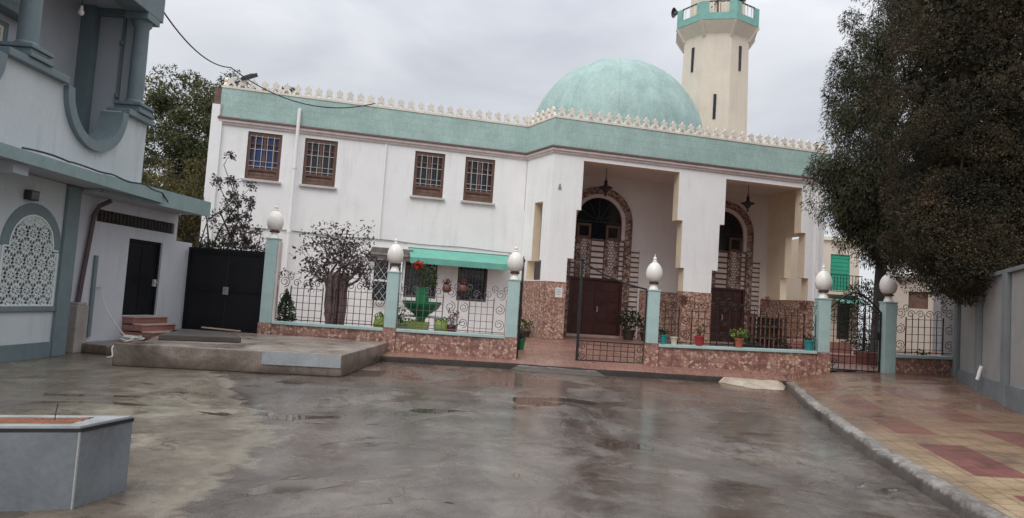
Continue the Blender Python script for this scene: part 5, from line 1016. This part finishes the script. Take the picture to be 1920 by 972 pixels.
# ------------------------------------------------------------------ trees and shrubs
def tree(name, label, loc, trunk, crowns, leaf, size, per, bark='bark', droop=.4, aspect=.4, cat='tree', group=None, flat=.8, rc=(.35, .6), limb=True, shell=.35, core=None):
    t = root(name, loc, 0, label, cat, group); r0, r1, h, lean = trunk; tm = MB(); top = np.array([lean[0], lean[1], h])
    tm.tube([(0, 0, -.2), (0, 0, .1), tuple(top * .35), tuple(top * .7 + [.05, 0, 0]), tuple(top)], [r0 * 1.3, r0, r0 * .85, (r0 + r1) / 2, r1], 10)
    cs = []; rs = []
    for n, c, rad, fill in crowns:
        cc = ellipsoid_centres(n, c, rad, fill); cs.append(cc); rs.append(rng.uniform(rc[0], rc[1], n))
    cs = np.concatenate(cs); rs = np.concatenate(rs)
    tm.build('trunk', MT[bark], t, smooth=True)
    if limb:
        lm = MB()
        for k in range(0, len(cs), max(1, len(cs) // 26)):
            s_ = top * (.45 + .5 * random.random()); branch(lm, s_, cs[k], r1 * .5, .012, .12)
        lm.build('limbs', MT[bark], t)
    P, D = clump_pts(cs, rs, per, flat, shell); size = np.full((len(P), 1), size).ravel()
    if core: q = np.concatenate([ellipsoid_centres(core[0], core[1], core[2], .35), ellipsoid_centres(2500, (-1.6, -.95, 3.6), (.85, .75, .8), .2)]); P = np.concatenate([P, q]); D = np.concatenate([D, rng.normal(size=q.shape) * .5]); size = np.concatenate([size, np.full(len(q), core[3])])
    leaves('crown', P, size, LF[leaf], t, droop=droop, aspect=aspect, outdirs=D)
    return t
tree('cypress_tree', 'huge dark reddish-brown cypress overhanging the grey boundary wall', (11.6, 16.0, .2), (.32, .14, 9, (-.3, 0)),
     [(250, (-.35, -.2, 7.6), (2.75, 2.5, 5.3), .72), (70, (-.9, -.2, 4.2), (2.0, 2.0, 2.2), .6), (60, (-.4, 0, 6.5), (1.8, 1.7, 4.2), .2), (64, (-1.75, -1.0, 3.5), (1.25, 1.1, 1.2), .55)], 'thuja', .052, 760, droop=-.05, aspect=.5, rc=(.36, .66), flat=.9, shell=.72, core=(24000, (-.3, -.15, 7.4), (2.1, 1.95, 4.6), .17))
tree('casuarina_tree', 'tall grey-green tree with drooping foliage standing inside the gate', (11.25, 21.2, .3), (.2, .1, 8.5, (.3, .2)),
     [(130, (1.0, .3, 8.6), (2.35, 2.1, 5.6), .65), (46, (-.4, 0, 6.0), (1.5, 1.6, 2.6), .5), (30, (.2, .2, 4.6), (1.6, 1.5, 1.2), .5), (34, (-.75, 0, 8.7), (.9, 1.0, 1.3), .4), (26, (.9, .2, 7), (1.3, 1.2, 4), .2), (60, (.1, 0, 5.4), (1.7, 1.4, 1.5), .4), (70, (1.6, .3, 11.2), (1.9, 1.6, 3.2), .3), (44, (.5, -.35, 4.3), (1.2, .9, .9), .3), (26, (-.7, 0, 5.6), (.7, .8, 1.5), .4)], 'casua', .115, 420, 'bark2', droop=.9, aspect=.22, rc=(.3, .62), flat=1.15, shell=.3)
tree('olive_green_tree', 'large olive green tree rising behind the annex', (-14.2, 31, 0), (.3, .12, 7, (0, 0)),
     [(150, (-.3, 0, 7.0), (3.6, 3, 4.1), .65), (40, (1.8, 0, 8.6), (1.6, 1.4, 1.9), .4), (40, (-.3, 0, 6.5), (2.4, 2, 3), .2)], 'olive', .17, 330, 'bark2', droop=.35, aspect=.35, rc=(.45, .85), group='trees behind the annex')
tree('olive_green_tree', 'green treetop showing above the left end of the mosque roof', (-12.8, 34.5, 0), (.25, .1, 8.5, (0, 0)),
     [(46, (.1, 0, 10.4), (1.5, 1.4, 1.5), .4), (40, (-.5, 0, 8.5), (1.6, 1.4, 1.6), .4)], 'olive', .16, 260, 'bark2', droop=.3, aspect=.35, rc=(.35, .6), group='trees behind the annex')
tree('dry_tree', 'yellowish lower tree hanging behind the annex roof', (-13.2, 27.5, 0), (.18, .08, 3.5, (0, 0)),
     [(90, (-.2, 0, 4.0), (2.3, 1.6, 2.5), .5), (30, (.8, 0, 2.4), (1.5, 1.2, 1.5), .4)], 'dry', .17, 190, 'bark2', droop=1.1, aspect=.22, rc=(.4, .7), flat=1.2, group='trees behind the annex')
def twiggy(name, label, loc, sticks, leaf, size, per, rc, cat='shrub', thick=.03, leafr=(.16, .30), bark='bark2'):
    t = root(name, loc, 0, label, cat); m_ = MB(); cs = []
    for (a, b, r_, tw) in sticks:
        p_ = branch(m_, a, b, r_, .010 if tw else r_ * .7, .16 if tw else .03, 6)
        for k in range(tw):
            s_ = np.asarray(p_[3 + k % 4]); e_ = s_ + rng.normal(size=3) * [.28, .24, .2] + [0, 0, .1]; branch(m_, s_, e_, .011, .004, .2, 3); cs.append((e_, k))
    m_.build('branches', MT[bark], t); cc = np.array([c for c, k in cs if rng.random() < rc]); P, D = clump_pts(cc, rng.uniform(leafr[0], leafr[1], len(cc)), per, .9, .1)
    leaves('foliage', P, size, LF[leaf], t, droop=.2, aspect=.5, outdirs=D)
twiggy('bare_shrub', 'tall half-bare shrub with dark leaves behind the black gate', (-8.6, 20.6, .3),
       [((0, 0, 0), (-.5, 0, 4.6), .05, 4), ((0, 0, 0), (-.25, .1, 4.9), .05, 5), ((0, 0, 0), (.05, 0, 4.5), .05, 9), ((0, 0, 0), (.35, -.1, 4.0), .045, 12), ((.1, 0, 0), (.75, 0, 3.6), .045, 13), ((0, 0, 0), (-.75, 0, 4.0), .04, 3), ((.1, 0, .2), (1.05, .1, 2.9), .035, 9), ((0, 0, .2), (.55, 0, 3.0), .04, 12)], 'purple', .09, 60, .95, leafr=(.15, .34))
st = [((dx * .75, dy, 0), (dx * .8 + ex * .06, dy, 1.75), .085, 0) for dx, dy, ex in ((-.26, 0, -1), (-.14, .1, 0), (-.02, -.06, 0), (.12, .08, 0), (.25, 0, 1), (.05, .12, 0), (-.2, -.08, -1), (.18, -.09, 1))]
st += [((.1 * k, 0, 1.3), (ex, ey, ez), .05, 12) for k, ex, ey, ez in ((-2, -.8, 0, 2.1), (-1, -.6, .2, 2.55), (-1, -.3, -.1, 2.75), (0, 0, .1, 2.6), (0, .15, 0, 2.85), (1, .45, .1, 2.55), (2, .75, 0, 2.3), (2, .95, -.1, 1.9), (-2, -.75, .1, 1.75), (1, .6, -.2, 2.05))]
twiggy('purple_leaved_tree', 'small tree with dark purple leaves and thick stems behind the left railing', (-4.84, 19.5, .4), st, 'purple', .10, 17, .95, 'tree', leafr=(.18, .34), bark='bark3')
def bush(name, label, loc, r, h, leaf, n, size, cone=False, cat='bush'):
    t = root(name, loc, 0, label, cat); d = rng.normal(size=(n, 3)); d /= np.linalg.norm(d, axis=1)[:, None]; k = (.5 + .5 * rng.random(n)) ** .7; z = (d[:, 2] * k * .5 + .5)
    f = (1 - .8 * z) if cone else 1.0; P = np.stack([d[:, 0] * k * r * f * (1.15 + .2 * np.sin(d[:, 1] * 5)), d[:, 1] * k * r * f, z * h], 1); leaves('foliage', P, size, LF[leaf], t, droop=-.2, aspect=.4, outdirs=d)
    m_ = MB(); m_.tube([(0, 0, -.2), (0, 0, h * .5), (.02, 0, h * .8)], [.05, .035, .01], 6); m_.build('stem', MT['bark'], t)
bush('conifer_shrub', 'small green cone-shaped shrub behind the railing beside the tallest pillar', (-6.02, 18.8, .45), .34, 1.15, 'green', 1200, .09, True, 'shrub')
bush('dark_bush', 'dark bush showing just above the top of the black gate', (-8.3, 19.4, .4), .75, 2.55, 'dgreen', 2600, .12)
bush('garden_bush', 'dark bushy plant under the tree trunk behind the globe lamp', (11.9, 23.2, .5), .7, 2.75, 'dgreen', 4200, .085)
# overhead cable from the blue house to the mosque roof
cpts = [(-8.42, 15.5, 7.85), (-9.1, 18.0, 8.02), (-9.75, 22.8, 8.75)]
def sag(a, b, s, n=14): a = Vector(a); b = Vector(b); return [a + (b - a) * i / n - Vector((0, 0, s * 4 * (i / n) * (1 - i / n))) for i in range(n + 1)]
pts = sag((-8.42, 15.5, 7.85), (-9.8, 22.75, 8.85), .35)[:-1] + sag((-9.8, 22.75, 8.85), wl(-6.2, DW - .25, 8.3), .62)
m_ = MB(); m_.tube(pts, .02, 5); tag(m_.build('overhead_cable', MT['cable']), 'black overhead cable sagging from the blue house to the mosque roof', 'cable')
